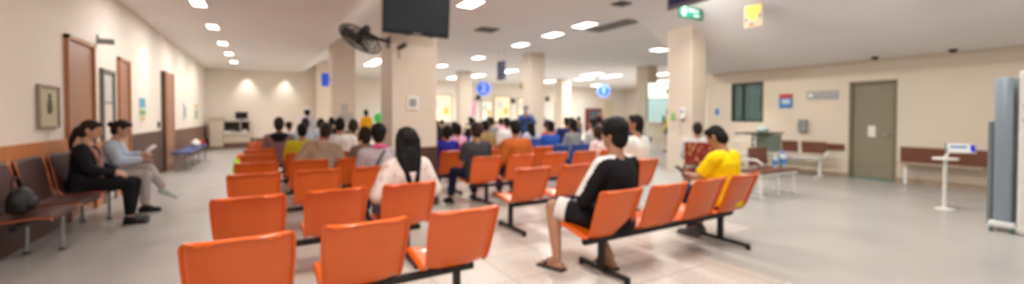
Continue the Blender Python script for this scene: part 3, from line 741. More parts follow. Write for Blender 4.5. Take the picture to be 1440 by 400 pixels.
C = {'white': cloth('crowd_white', (220, 218, 214)), 'black': cloth('crowd_black', (36, 34, 38)), 'navy': cloth('crowd_navy', (40, 46, 88)), 'blue': cloth('bright_blue', (44, 84, 168)),
     'red': cloth('crowd_red', (190, 60, 48)), 'pink': cloth('pink_top', (214, 160, 188)), 'grey': cloth('crowd_grey', (126, 124, 126)), 'cream': cloth('crowd_cream', (214, 198, 170)),
     'brown': cloth('crowd_brown', (112, 84, 66)), 'green': cloth('crowd_green', (78, 112, 84)), 'lilac': cloth('pale_lilac', (206, 206, 222)), 'tan': cloth('crowd_tan', (170, 140, 110))}
crowd = [  # base, x, y, yaw, colour, place
 (0, 1.62, 13.0, 0.0, 'black', 'beyond the left block, dark head before the second column'),
 (2, 0.55, 13.2, 0.1, 'lilac', 'at the far left before the back wall'),
 (1, 1.55, 9.1, 0.0, 'tan', 'in the left block beside the white leaning shirt'),
 (1, 3.50, 9.75, -.1, 'black', 'right of the big column, behind the pink top'),
 (0, 3.0, 11.2, 0.0, 'navy', 'at the right edge of the big column'),
 (2, 3.9, 11.3, 0.1, 'cream', 'behind the pink top, below the pink poster'),
 (3, 4.7, 11.2, 0.0, 'pink', 'behind the olive shirt'),
 (0, 5.45, 9.45, 0.0, 'white', 'on a blue chair, left of the standing man'),
 (3, 6.2, 9.45, 0.0, 'lilac', 'on a blue chair, just below the standing man'),
 (2, 6.85, 9.45, 0.1, 'red', 'on a blue chair, right of the standing man'),
 (0, 7.45, 9.45, 0.0, 'navy', 'at the right end of the second blue row'),
 (1, 5.4, 11.45, 0.0, 'black', 'at the left end of the far blue row'),
 (0, 6.05, 11.45, 0.1, 'grey', 'second from left in the far blue row'),
 (2, 6.65, 11.45, -.1, 'green', 'in the far blue row under the standing man'),
 (3, 7.2, 13.9, 0.0, 'brown', 'behind the standing man'),
 (0, 6.45, 13.85, 0.0, 'cream', 'left of the standing man, far blue row'),
 (1, 7.75, 13.9, 0.0, 'pink', 'second from right in the farthest blue row'),
 (2, 8.35, 13.9, 0.1, 'blue', 'at the right end of the farthest blue row'),
 (0, 4.6, 14.4, 0.0, 'grey', 'far back under the pink poster'),
 (3, 5.4, 14.6, 0.0, 'black', 'far back left of the blue disc sign with a two'),
 (1, 5.0, 17.0, 0.0, 'white', 'far back near the service windows'),
 (2, 6.6, 17.0, 0.0, 'brown', 'far back under the blue disc sign with a two'),
 (0, 8.0, 17.2, 0.1, 'navy', 'far back left of the middle column'),
 (1, 9.2, 10.2, 0.2, 'white', 'right of the red top, under the middle column'),
 (0, 8.6, 8.4, 0.3, 'cream', 'behind the pale grey shirt'),
 (3, 7.9, 8.3, 0.2, 'lilac', 'left of the cream top, behind the pale grey shirt'),
 (1, 9.4, 8.6, 0.2, 'navy', 'behind the man in black, rightmost of that row'),
 (2, 10.3, 10.3, 0.2, 'brown', 'beyond the panelled column row, left of the man in white'),
 (0, 11.2, 12.2, 0.3, 'grey', 'under the blue disc sign with a one'),
 (3, 12.2, 13.0, 0.3, 'black', 'right of the blue disc sign with a one'),
 (1, 12.5, 15.5, 0.3, 'red', 'far back beneath the blue disc sign with a one'),
 (2, 11.0, 15.2, 0.2, 'white', 'far back between middle column and blue disc sign'),
 (0, 14.2, 17.0, 0.4, 'tan', 'far back before the right far wall'),
 (1, 13.0, 18.5, 0.3, 'lilac', 'farthest seated figure near the right far wall'),
 (0, 9.6, 18.5, 0.1, 'green', 'far back right of the middle column'),
 (3, 15.0, 14.2, 0.5, 'cream', 'far right, left of the tall far column'),
 (2, 13.6, 14.2, 0.4, 'navy', 'far right behind the man in white'),
 (1, 3.3, 13.4, 0.0, 'red', 'far back beside the big column'),
]
CN = {'white': 'white', 'black': 'black', 'navy': 'navy', 'blue': 'blue', 'red': 'red', 'pink': 'pink', 'grey': 'grey', 'cream': 'cream', 'brown': 'brown', 'green': 'green', 'lilac': 'pale lilac', 'tan': 'tan'}
STOOL_AT = []
for k, (bi, x, y, yw, cn, place) in enumerate(crowd):
    hm = random.choice([HAIRB, HAIRB, HAIRB, HAIRBR])
    dup(base[bi], (x, y, 0), yw, 'seated person in %s top %s' % (CN[cn], place), 'seated crowd', {'shirt': C[cn], 'hair': hm})
    STOOL_AT.append((x, y, yw, cn, place))
# rows of seats under the far crowd
linked_row('row of three orange chairs far left before the back wall', [0.5, 1.1, 1.7], 12.8, (0.6, 1.6))
linked_row('row of three orange chairs right of the big column, seventh row', [3.0, 3.85, 4.7], 11.0, (3.1, 4.6))
linked_row('row of four orange chairs far back, first row before the service windows', [3.3, 4.0, 4.65, 5.35], 13.85, (3.4, 5.2))
linked_row('row of four orange chairs far back, second row before the service windows', [5.0, 5.8, 6.6, 8.0], 16.78, (5.1, 7.9))
linked_row('row of three blue chairs behind the pale grey shirt, right of the block', [7.9, 8.6, 9.3], 8.15, (8.0, 9.2), BLUEP)
linked_row('row of two blue chairs under the middle column', [9.2, 10.2], 10.0, (9.3, 10.1), BLUEP)
linked_row('row of three blue chairs under the blue disc sign with a one', [11.1, 11.7, 12.3], 12.3, (11.2, 12.2), BLUEP)
linked_row('row of four blue chairs far right behind the man in white', [13.0, 13.6, 14.3, 15.0], 13.95, (13.1, 14.9), BLUEP)
linked_row('row of three blue chairs far back between middle column and far wall', [11.0, 11.8, 12.5], 15.1, (11.1, 12.4), BLUEP)
linked_row('row of three blue chairs farthest back near the far wall', [13.0, 13.6, 14.2], 17.0, (13.1, 14.1), BLUEP)

# ---------------------------------------------------------------- left wall bench
def wall_bench():
    t = thing('waiting_bench', 'brown four-seat waiting bench with chrome frame along the left wall', 'bench', (-1.95, 6.85, 0))
    LEATH = mat('brown_vinyl', (70, 42, 40), 0.35, var=.1)
    for k, y in enumerate((5.74, 6.48, 7.22, 7.96)):
        yc = y - 6.85
        prof = [(0.235, .425), (0.225, .447), (.12, .452), (-.02, .437), (-.10, .435), (-.15, .455), (-.18, .51), (-.20, .62), (-.225, .76), (-.25, .89), (-.262, .92)]
        A = MB(); rg = []
        for x, z in prof:
            rg.append([(x, yc - .29, z), (x, yc + .29, z), (x - .004, yc + .29, z + .03), (x - .004, yc - .29, z + .03)])
        seat = [r for r in rg[:6]]; back = [r for r in rg[5:]]
        MB().rings(seat).build('seat', LEATH, t); MB().rings(back).build('backrest', LEATH, t)
        for s in (-1, 1):
            MB().tube([(x, yc + s * .305, z + .01) for x, z in prof], .011, 8).build('side_frame', mat('chrome_orange_glint', (168, 98, 70), .3, .7), t, True)  # chrome tubes, their orange highlights put into the base colour
        MB().box((-.265, yc, .93), (.02, .58, .02), b=.004).build('top_rail', CHROME, t)
    MB().box((0, 0, .39), (.05, 2.9, .05), b=.006).build('beam', BLACKM, t)
    for y in (6.10, 7.6):
        yc = y - 6.85
        g = MB().box((.10, yc, .21), (.032, .045, .40), b=.005).box((-.16, yc, .21), (.032, .045, .40), b=.005).box((-.03, yc, .40), (.30, .04, .04), b=.005)
        g.build('leg', CHROME, t)
        for x in (.10, -.16): MB().cyl((x, yc, 0), (x, yc, .02), .028).build('foot', DARKP, t, True)
    for y in (6.11, 6.85, 7.59): MB().tube([(-.12, y - 6.85, .46), (-.05, y - 6.85, .60), (.10, y - 6.85, .62), (.18, y - 6.85, .60), (.19, y - 6.85, .46)], .016, 8).build('armrest', mat('chrome_orange_glint', (206, 120, 84), .25, .8), t, True) if y < 7 and False else None
    return t
wall_bench()
bg = thing('shoulder_bag', 'black shoulder bag leaning in the nearest seat of the left wall bench', 'bag', (-2.0, 5.70, .47))
q = MB().ell((0, 0, .13), (.09, .15, .13)).box((0.0, 0, .08), (.14, .26, .12), b=.03)
q.build('body', mat('bag_black', (22, 22, 24), .6), bg, True, .012, 4)
MB().ell((.07, 0, .10), (.04, .10, .07)).build('front_pocket', mat('bag_black', (22, 22, 24), .6), bg, True)
MB().tube([(-.02, -.10, .22), (-.03, -.07, .32), (-.03, 0, .36), (-.03, .07, .32), (-.02, .10, .22)], .012).build('strap', mat('strap_dark', (44, 42, 50), .8), bg, True)

# far left bench with blue seats and things on it
fb = thing('waiting_bench', 'slim bench with blue seats by the far left wall', 'bench', (-1.85, 14.8, 0))
for y in (-1.4, -.7, 0, .7, 1.4):
    MB().box((0, y, .47), (.42, .6, .05), b=.015).build('seat', mat('blue_seat', (52, 66, 128), .5), fb)
MB().box((0, 0, .42), (.06, 3.5, .05)).build('beam', GREYM, fb)
for y in (-1.5, 0, 1.5):
    MB().box((.15, y, .2), (.03, .03, .4)).box((-.15, y, .2), (.03, .03, .4)).box((0, y, .39), (.34, .03, .03)).build('leg', GREYM, fb)
bgs = thing('plastic_bag', 'white plastic bag on the blue-seated far left bench', 'bag', (-1.82, 15.3, .495)); MB().ell((0, 0, .09), (.12, .2, .1)).cap((0, 0, .15), (0, .03, .22), .04, .02).build('bag', WHITEP, bgs, True, .015, 3)
bgs = thing('folded_cloth', 'red folded cloth at the end of the far left bench', 'cloth', (-1.85, 16.2, .495)); MB().box((0, 0, .05), (.28, .3, .1), b=.03).box((.01, .02, .12), (.24, .25, .05), b=.02).build('fold', C['red'], bgs)

# framed print, posters on left wall
fp = thing('framed_print', 'framed cream print with a dark emblem on the left wall above the bench', 'picture', (XL + .02, 7.11, 1.51))
GOLD = mat('frame_silver', (150, 140, 128), .4, .3)
for y in (-.26, .26): MB().box((0, y, 0), (.035, .035, .52), b=.006).build('frame_side', GOLD, fp)
for z in (-.245, .245): MB().box((0, 0, z), (.035, .52, .035), b=.006).build('frame_rail', GOLD, fp)
MB().box((-.006, 0, 0), (.012, .5, .47)).build('print', mat('print_cream', (190, 182, 150), .6), fp)
e = MB(); em = mat('emblem_dark', (58, 66, 60), .7)
n = 24
e.rings([[(.004, .02 + math.cos(2 * PI * i / n) * r, .0 + math.sin(2 * PI * i / n) * r * 1.2) for i in range(n)] for r in (.075, .055)], caps=False)
e.box((.003, .02, 0), (.006, .02, .16)).box((.003, .02, .13), (.006, .05, .06)).box((.003, .02, .09), (.006, .018, .05)).ell((.003, .02, 0), (.004, .035, .04))
e.build('emblem', em, fp)
def poster(name, label, cat, loc, size, normal, bands, base=PAPER, thick=.012):
    """flat sheet on a wall; normal '+x', '-x' or '-y'; bands = (u0,u1,v0,v1,material,name) in -0.5..0.5"""
    t = thing(name, label, cat, loc)
    w, h = size
    if normal == '-y': R = Matrix.Identity(3)
    elif normal == '+x': R = rz_(PI / 2)
    else: R = rz_(-PI / 2)
    MB().box((0, 0, 0), (w, thick, h), R).build('sheet', base, t)
    for lay, (u0, u1, v0, v1, m, nm) in enumerate(bands):
        MB().box(R @ Vector(((u0 + u1) / 2 * w, -thick / 2 - .002 - .0015 * lay, (v0 + v1) / 2 * h)), ((u1 - u0) * w, .004, (v1 - v0) * h), R).build(nm, m, t)
    return t
CY = mat('print_cyan', (96, 168, 196), .6); GR = mat('print_green', (120, 168, 110), .6); YE = mat('print_yellow', (206, 186, 70), .6); RD = mat('print_red', (196, 64, 58), .6); BL = mat('print_blue', (72, 128, 190), .6); PK = mat('print_pink', (226, 158, 186), .6); GY = mat('print_grey', (150, 150, 148), .6); DB = mat('print_dark', (64, 72, 88), .6)
poster('poster', 'cyan and green poster on the left wall between two brown doors', 'poster', (XL + .006, 11.5, 1.52), (.48, .52), '+x', [(-.5, .5, .1, .5, CY, 'sky_band'), (-.5, .5, -.2, .02, GR, 'green_band'), (-.3, .3, -.42, -.26, YE, 'text_block')])
poster('poster', 'narrow blue-edged notice on the far left wall', 'poster', (XL + .006, 16.75, 1.53), (.5, .55), '+x', [(-.5, -.2, -.5, .5, BL, 'blue_strip'), (0, .4, -.3, .3, GY, 'text_block')])
poster('poster', 'green and yellow notice on the far left wall nearest the corner', 'poster', (XL + .006, 19.2, 1.53), (.7, .60), '+x', [(-.5, .5, .25, .5, YE, 'yellow_band'), (-.4, .4, -.4, .15, GR, 'green_block')])
sw = thing('card_reader', 'small black reader box on the left wall beside the far brown door', 'reader', (XL + .015, 13.0, 1.19)); MB().box((0, 0, 0), (.04, .12, .14), b=.01).build('case', DARKP, sw); MB().box((.021, 0, .02), (.003, .08, .05)).build('screen', GREYM, sw)
ds = thing('door_sign', 'small dark bracket sign above the white door on the left wall', 'sign', (XL + .1, 8.86, 2.57)); MB().box((0, 0, 0), (.22, .03, .09), b=.005).build('plate', GREYM, ds); MB().box((-.09, 0, .07), (.02, .02, .06)).build('bracket', DARKP, ds)

# reception desk at the back wall
dk = thing('reception_desk', 'pale reception desk with open shelf at the back left wall', 'desk', (-1.35, 21.5, 0))
CREAM = mat('desk_cream', (206, 190, 170), .5); TAUPE = mat('desk_taupe', (176, 154, 136), .5)
MB().box((-.48, 0, .67), (.46, .6, 1.14), b=.01).build('end_panel', CREAM, dk); MB().box((-.48, -.0, 1.27), (.48, .62, .10), b=.01).build('end_top', TAUPE, dk)
MB().box((.24, .0, 1.17), (.98, .62, .05), b=.01).build('shelf_top', mat('desk_grey', (170, 168, 160), .5), dk)
MB().box((.24, .28, .92), (.94, .03, .45)).build('shelf_back', mat('desk_dark', (72, 64, 60), .6), dk)
for x in (-.24, .36, .71): MB().box((x, 0, .92), (.03, .58, .46)).build('shelf_divider', CREAM, dk)
MB().box((.24, -.02, .66), (.98, .64, .08), b=.01).build('counter_edge', mat('desk_light', (214, 208, 198), .5), dk)
MB().box((.24, 0, .44), (.94, .52, .36)).build('front_panel', CREAM, dk); MB().box((.0, .02, .13), (1.4, .5, .26)).build('plinth', PURB, dk)
for x, z, w_, h_, m_ in ((-.1, .735, .2, .06, PAPER), (.1, .745, .15, .08, GREYM), (.52, .755, .16, .10, PAPER)):
    tag(MB().box((dk.location.x + x, dk.location.y - .1, z), (w_, .2, h_), b=.006).build('paper_stack', m_), {-.1: 'white paper stack at the left in the desk shelf', .1: 'grey box in the middle of the desk shelf', .52: 'pale paper stack at the right in the desk shelf'}[x], 'paper' if x != .1 else 'box')
mo = thing('computer_monitor', 'black computer monitor on the reception desk', 'monitor', (-0.95, 21.5, 1.195))
MB().box((0, 0, .23), (.46, .04, .30), b=.008).build('housing', DARKP, mo); MB().box((0, -.021, .235), (.42, .004, .26)).build('screen', LENS, mo); MB().cyl((0, .01, .02), (0, .01, .12), .02).build('stand', DARKP, mo); MB().box((0, 0, .012), (.2, .15, .02), b=.005).build('base', DARKP, mo)

# hi-vis floor sign beside the chairs
fs = thing('floor_sign', 'small yellow-green floor sign with orange top left of the orange chairs', 'sign', (-.58, 12.2, 0), .3)
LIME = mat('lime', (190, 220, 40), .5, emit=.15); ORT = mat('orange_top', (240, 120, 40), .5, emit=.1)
for s in (-1, 1):
    MB().prism([(-.15, 0), (.15, 0), (.10, .38), (-.10, .38)], (0, s * .13, 0), (1, 0, 0), (0, -s * .30, .954), .012).build('panel', LIME, fs)
MB().prism([(-.10, 0), (.10, 0), (.05, .11), (-.05, .11)], (0, -.02, .36), (1, 0, 0), (0, .05, 1), .04).build('top_grip', ORT, fs)

# ---------------------------------------------------------------- things on the big column
tv = thing('television', 'black flat television hung from the ceiling before the big column', 'television', (1.88, 5.82, 2.87))
Rv = rx_(math.radians(-7))
# tilted forward so that the screen looks down at the seats
tv.rotation_euler = (math.radians(8), 0, 0)
MB().box((0, .03, .0), (.98, .07, .62), b=.014).build('housing', mat('tv_plastic', (26, 27, 30), .3), tv)
MB().box((0, -.0065, .015), (.91, .004, .53)).build('screen', mat('tv_screen', (40, 46, 50), .22, var=.1, spec=.6), tv)
MB().box((0, -.006, -.285), (.12, .006, .02)).build('badge', GREYM, tv)
MB().box((-.15, .0, -.317), (.05, .03, .015)).box((.2, 0, -.317), (.05, .03, .015)).build('sensor', DARKP, tv)
MB().cyl((0, .12, .1), (0, .16, .84), .025).box((0, .10, .05), (.3, .06, .25), b=.01).build('ceiling_bracket', BLACKM, tv)
# fan
fan_c = Vector((1.17, 6.28, 2.51)); ax = Vector((-.50, -.22, -.84)).normalized()   # air goes down and to the left
fn = thing('wall_fan', 'black wall fan with round cage on an arm at the big column', 'fan', (1.60, 6.4, 2.52))
fx, fy, fz = basis(ax); L0 = fan_c - Vector((1.60, 6.4, 2.52))
FB = mat('fan_black', (42, 42, 48), .45)
cg = MB()
for r, dz in ((.31, 0), (.25, .035), (.16, .055), (.08, .06)):
    for s in (-1, 1):
        pts = [L0 + fx * math.cos(2 * PI * i / 32) * r + fy * math.sin(2 * PI * i / 32) * r + fz * dz * s for i in range(33)]; cg.tube(pts, .006 if r < .3 else .012, 6)
for k in range(28):
    a = 2 * PI * k / 28
    for s in (-1, 1): cg.tube([L0 + (fx * math.cos(a) + fy * math.sin(a)) * r + fz * dz * s for r, dz in ((.31, 0), (.25, .035), (.16, .055), (.05, .06))], .003, 5)
cg.build('cage', FB, fn, True)
for k in range(3):
    a = 2 * PI * k / 3; u = fx * math.cos(a) + fy * math.sin(a); v = -fx * math.sin(a) + fy * math.cos(a)
    rg = []
    for r, w_ in ((.04, .03), (.12, .07), (.22, .095), (.28, .06)):
        c = L0 + u * r; tw = fz * .35 * w_
        rg.append([c - v * w_ - tw, c + v * w_ + tw, c + v * w_ + tw + fz * .004, c - v * w_ - tw + fz * .004])
    MB().rings(rg).build('blade', mat('fan_blade', (84, 84, 88), .4), fn)
MB().cap(L0 - fz * .02, L0 + fz * .04, .045).build('hub', FB, fn, True)
MB().cap(L0 - fz * .09, L0 - fz * .20, .075, .06).build('motor', mat('fan_motor', (56, 56, 62), .35), fn, True)
mp_ = L0 - fz * .14
MB().tube([mp_, (-.18, -.08, .03), (0, -.05, .0), (.02, 0, 0)], .028).box((.0, -.02, 0), (.04, .14, .16), b=.01).build('arm', FB, fn, True)
cc = thing('security_camera', 'small dark camera on the big column under the television', 'camera', (1.71, 6.2, 2.42))
MB().box((0, -.01, 0), (.05, .03, .05)).build('mount', DARKP, cc); MB().cyl((0, -.03, .0), (.05, -.16, .03), .03, .036).build('housing', DARKP, cc, True); MB().tube([(0, -.005, -.02), (.0, -.006, -.16)], .006).build('cable', DARKP, cc)
poster('notice', 'white notice sheet with grey square on the big column', 'notice', (1.915, 6.192, 1.60), (.18, .20), '-y', [(-.3, .3, -.3, .3, GY, 'print_block')])
# second column: three small frames, blue projecting sign
for k, (x, z, w_, h_) in enumerate(((2.33, 1.66, .16, .22), (2.27, 1.36, .16, .22), (2.48, 1.36, .16, .22))):
    poster('notice', ['upper of three small notices on the second column', 'lower left of three small notices on the second column', 'lower right of three small notices on the second column'][k], 'notice', (x - .2, 14.04, z), (w_, h_), '-y', [(-.5, .5, -.5, .5, DB, 'frame'), (-.38, .38, -.4, .4, PAPER, 'page'), (-.25, .25, -.2, .2, GY, 'print_block')])
bs = thing('projecting_sign', 'small bright blue sign on the left of the second column', 'sign', (1.60, 14.3, 2.55)); MB().box((0, 0, 0), (.22, .04, .42), b=.01).build('plate', SIGNBLUE, bs); MB().box((.13, .0, 0), (.08, .03, .05)).build('bracket', GREYM, bs)
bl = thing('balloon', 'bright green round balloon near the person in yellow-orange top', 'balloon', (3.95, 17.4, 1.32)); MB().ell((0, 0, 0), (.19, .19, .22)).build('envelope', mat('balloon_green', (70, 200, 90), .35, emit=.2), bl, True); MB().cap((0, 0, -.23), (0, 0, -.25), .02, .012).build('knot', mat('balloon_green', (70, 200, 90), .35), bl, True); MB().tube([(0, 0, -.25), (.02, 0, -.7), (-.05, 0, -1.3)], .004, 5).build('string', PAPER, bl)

# ---------------------------------------------------------------- ceiling fittings
def ceiling_light(label, x, y, lx, ly, z, power, cls='ceiling_light'):
    t = thing(cls, label, 'light', (x, y, z))
    fr = MB()
    for s in (-1, 1):
        fr.box((s * (lx / 2 + .012), 0, -.012), (.024, ly + .048, .024)); fr.box((0, s * (ly / 2 + .012), -.012), (lx, .024, .024))
    fr.build('frame', WHITEM, t)
    MB().box((0, 0, -.010), (lx, ly, .012)).build('diffuser', LAMP, t)
    if power:
        L = bpy.data.lights.new('tube_light', 'AREA'); L.shape = 'RECTANGLE'; L.size = lx; L.size_y = ly; L.energy = power; L.color = (1, .965, .91)
        o = bpy.data.objects.new('tube_light', L); COL.objects.link(o); o.location = (x, y, z - .03)
PW = 95
row = ['nearest', 'second nearest', 'third nearest', 'fourth nearest', 'farthest']
for k, y in enumerate((9.3, 11.6, 14.1, 16.3, 18.7)): ceiling_light('slim ceiling light over the left corridor, %s of five' % row[k], -1.04, y, .2, .5, zceil(-1.04, False) - .002, 45)
for k, (x, y) in enumerate(((7.8, 9.1), (7.85, 10.7), (7.95, 12.8), (8.1, 16.6), (7.8, 20.2))): ceiling_light('rectangular hall ceiling light in the long line, %s of five' % row[k], x, y, .4, .7, 4.0, PW)
ceiling_light('rectangular hall ceiling light just right of the television', 4.05, 8.7, .4, .7, 4.0, PW)
ceiling_light('long ceiling light between the big column and the second column', 4.5, 20.6, .5, 2.6, 4.0, 160)
for k, (x, y) in enumerate(((17.5, 19.7), (19.2, 19.8), (19.0, 22.3), (18.1, 25.2), (10.9, 26.0), (12.0, 20.7), (13.2, 11.0))):
    ceiling_light('far hall ceiling light ' + ['left of a close pair above the single-digit disc', 'right of a close pair above the single-digit disc', 'behind the close pair near the far wall', 'farthest right near the far wall', 'farthest left near the service windows', 'between middle column and the disc with a two', 'faint one left of the panelled column'][k], x, y, .6, 1.6 if k < 6 else .5, 4.0, 160 if k < 6 else 60)
ceiling_light('far hall ceiling light above the service windows, near the hanging navy sign', 11.6, 24.0, .6, 1.6, 4.0, 160)
for k, (x, y) in enumerate(((24.0, 26.2), (25.5, 21.0), (21.0, 17.0))):  # extra fittings added to brighten the dull far right wall
    ceiling_light('added fill light in the far right hall ' + ['above the dark red display case', 'beyond the disc with a one', 'right of the tall far column'][k], x, y, .6, 1.6, 4.0, 220)
# unseen lights added further forward, above the picture, to brighten the foreground
for k, (x, y) in enumerate(((0.6, 2.2), (4.05, 5.2), (4.05, 1.8), (7.8, 5.4), (7.8, 2.0), (0.6, -1.5))):
    ceiling_light('added out-of-view fill light above the front seats, ' + ['over the left block', 'before the television', 'over the right block', 'before the panelled column', 'over the right floor', 'behind the camera'][k], x, y, .55, 1.0, zceil(x, True) - .01, 90)
# round downlights in the lowered bay and wall washers at left and back
def downlight(label, x, y, z, power, blend=.6, size=75, aim=None):
    t = thing('downlight', label, 'light', (x, y, z))
    MB().lathe((0, 0, 0), [(.07, 0), (.095, 0), (.09, -.018), (.07, -.012)]).build('ring', WHITEM, t, True); MB().cyl((0, 0, -.004), (0, 0, -.008), .068).build('lens', LAMP, t)
    if power:
        L = bpy.data.lights.new('spot', 'SPOT'); L.energy = power; L.spot_size = math.radians(size); L.spot_blend = blend; L.color = (1, .93, .82); L.shadow_soft_size = .06
        o = bpy.data.objects.new('spot', L); COL.objects.link(o); o.location = (x, y, z - .03)
downlight('round downlight in the lowered bay near the dark-framed window', 10.7, 6.1, zceil(10.7, True), 60)
downlight('round downlight close to the left wall above the cyan poster', -2.0, 11.8, 3.45, 90, .9, 60)
downlight('round downlight close to the left wall near the far corner', -2.0, 17.6, 3.45, 90, .9, 60)
downlight('round downlight close to the back wall, left one above the desk', -.75, 21.72, zceil(-.75, False), 120, .9, 80)
downlight('round downlight close to the back wall, right one', .75, 21.72, zceil(.75, False), 120, .9, 80)
# vents
def vent(label, x, y, lx, ly, z, m, slats=6):
    t = thing('ceiling_vent', label, 'vent', (x, y, z))
    MB().box((0, 0, -.01), (lx, ly, .02), b=.004).build('frame', m, t)
    for k in range(slats): MB().box((-lx / 2 + lx * (k + .5) / slats, 0, -.025), (lx / slats * .45, ly * .9, .014), ry_(.5)).build('slat', m, t)
DG = mat('vent_grey', (128, 126, 124), .6); DGD = mat('vent_dark', (92, 90, 88), .6)
vent('long grey linear grille in the ceiling near the panelled column', 8.55, 8.8, .55, 1.7, 4.0, DG, 8)
vent('small dark square ceiling vent right of the television', 5.7, 11.1, .6, .6, 4.0, DGD, 6)
vent('small dark ceiling vent at the top, right of centre', 7.05, 6.95, .35, .35, 4.0, DGD, 5)
vent('pale square return grille over the right-hand floor', 8.9, 2.0, .6, .6, zceil(8.9, True) + .02, DG, 8)
vent('beige ceiling vent left of the television at the top edge', 2.75, 8.4, .7, .5, 4.0, mat('vent_beige', (160, 148, 134), .6), 6)
def sensor(label, x, y, z):
    t = thing('smoke_detector', label, 'detector', (x, y, z)); MB().lathe((0, 0, 0), [(.06, 0), (.065, -.02), (.05, -.045), (.02, -.06)]).build('housing', DARKP, t, True); MB().cyl((0, 0, -.06), (0, 0, -.066), .012).build('lamp', GREYM, t)
sensor('dark detector on the bay ceiling above the grey door', 11.0, 3.6, 2.64)
sensor('dark detector on the bay ceiling above the right-hand bench', 11.0, 2.45, 2.64)

# ---------------------------------------------------------------- hanging and column signs on the right
es = thing('exit_sign', 'green exit sign with white running figure before the panelled column', 'sign', (8.12, 5.9, 3.68))
MB().box((0, 0, 0), (.78, .06, .24), b=.01).build('housing', GREENS, es)
ex = MB(); y_ = -.034
for s in (0,):
    ex.ell((-.265, y_, .07), (.022, .006, .022), n=12, m=8); ex.tube([(-.27, y_, .045), (-.285, y_, -.02)], .016, 6); ex.tube([(-.285, y_, -.02), (-.25, y_, -.05), (-.262, y_, -.09)], .011, 6); ex.tube([(-.285, y_, -.02), (-.305, y_, -.06), (-.335, y_, -.062)], .011, 6); ex.tube([(-.27, y_, .04), (-.235, y_, .02), (-.215, y_, .035)], .009, 6); ex.tube([(-.272, y_, .04), (-.305, y_, .02), (-.315, y_, -.005)], .009, 6)
ex.build('running_figure', WHITEP, es)
ar = MB(); ar.prism([(-.12, -.02), (.02, -.02), (.02, -.05), (.08, 0), (.02, .05), (.02, .02), (-.12, .02)], (.0, -.032, -.05), (1, 0, 0), (0, 0, 1), .004)
MB().box((.06, -.032, .05), (.34, .004, .05)).box((.16, -.032, -.05), (.2, .004, .05)).build('white_band', mat('sign_pale', (150, 190, 176), .5), es)
for x in (-.3, .3): MB().cyl((x, 0, .12), (x, 0, .32), .008).build('rod', GREYM, es)
ns = thing('hanging_sign', 'navy blue hanging sign at the top beside the panelled column', 'sign', (7.45, 5.5, 3.81))
MB().box((0, 0, 0), (.06, .95, .28), b=.008).build('panel', mat('sign_frame_grey', (120, 116, 128), .5), ns); MB().box((-.032, 0, .03), (.004, .85, .17)).build('face', NAVY, ns)
yp = thing('hanging_poster', 'yellow and red printed board hanging under the ceiling of the right bay', 'poster', (8.6, 4.80, 3.46), 0)
MB().box((0, 0, 0), (.012, .37, .46)).build('board', mat('board_tan', (168, 150, 120), .6), yp)
MB().prism([(-.16, .20), (.16, .20), (.13, .03), (0, -.12), (-.13, .03)], (-.0065, 0, 0), (0, -1, 0), (0, 0, 1), .003).build('yellow_shape', mat('board_yellow', (196, 184, 40), .6), yp)
MB().box((-.008, .03, -.17), (.003, .09, .07)).build('red_block', RD, yp); [MB().box((-.008, a_, b_), (.003, .05, .08)).build('dark_block', DB, yp) for a_, b_ in ((.14, -.07), (-.13, -.02))]
for y in (-.15, .15): MB().cyl((0, y, .23), (0, y, .42), .004, n=6).build('cord', GREYM, yp)
# on the panelled column (left face, towards -x)
poster('sticker', 'square green sticker on the panelled column', 'sticker', (8.845, 6.92, 1.38), (.12, .17), '-x', [(-.3, .3, -.3, .3, mat('print_green2', (150, 190, 130), .6), 'print_block')], mat('sticker_green', (110, 172, 88), .6))
hs = thing('sanitizer_dispenser', 'white hand sanitizer dispenser on the panelled column', 'dispenser', (8.80, 6.60, 1.46)); MB().box((0, 0, 0), (.10, .11, .26), b=.02).build('housing', WHITEP, hs); MB().box((-.0, 0, -.16), (.06, .06, .06), b=.01).build('nozzle', mat('nozzle_purple', (112, 100, 140), .5), hs); MB().box((-.052, 0, .05), (.004, .06, .08)).build('window', BL, hs)
ol = thing('wall_socket', 'small beige switch plate low on the panelled column', 'switch', (8.845, 6.72, .96)); MB().box((0, 0, 0), (.012, .08, .12), b=.004).build('plate', mat('socket', (196, 178, 140), .5), ol); MB().box((-.008, 0, 0), (.006, .03, .05)).build('rocker', WHITEP, ol)

# ---------------------------------------------------------------- right wall fittings
poster('poster', 'red and blue health poster on the right wall beside the window', 'poster', (XR - .006, 5.51, 1.78), (.32, .36), '-x', [(-.5, .5, .22, .5, RD, 'red_band'), (-.5, .5, -.5, .22, BL, 'blue_panel'), (-.3, .3, -.2, .12, mat('print_pale', (190, 212, 224), .6), 'text_block')])
poster('wall_plate', 'long pale grey plate on the right wall left of the grey door', 'sign', (XR - .008, 4.71, 1.90), (.66, .20), '-x', [(-.44, -.30, -.2, .2, PAPER, 'emblem'), (-.25, .45, -.15, .15, mat('print_lightgrey', (172, 172, 172), .6), 'text_band')], mat('plate_grey', (166, 166, 166), .5), .02)
gb = thing('wall_box', 'grey switch box on the right wall above the brown seats', 'box', (XR - .05, 5.10, 1.16)); MB().box((0, 0, 0), (.09, .19, .31), b=.01).build('case', GREYM, gb); MB().box((-.048, 0, .0), (.006, .15, .26), b=.002).build('cover', mat('box_cover', (140, 142, 142), .5), gb); MB().box((-.053, .05, 0), (.008, .02, .05)).build('latch', DARKP, gb)

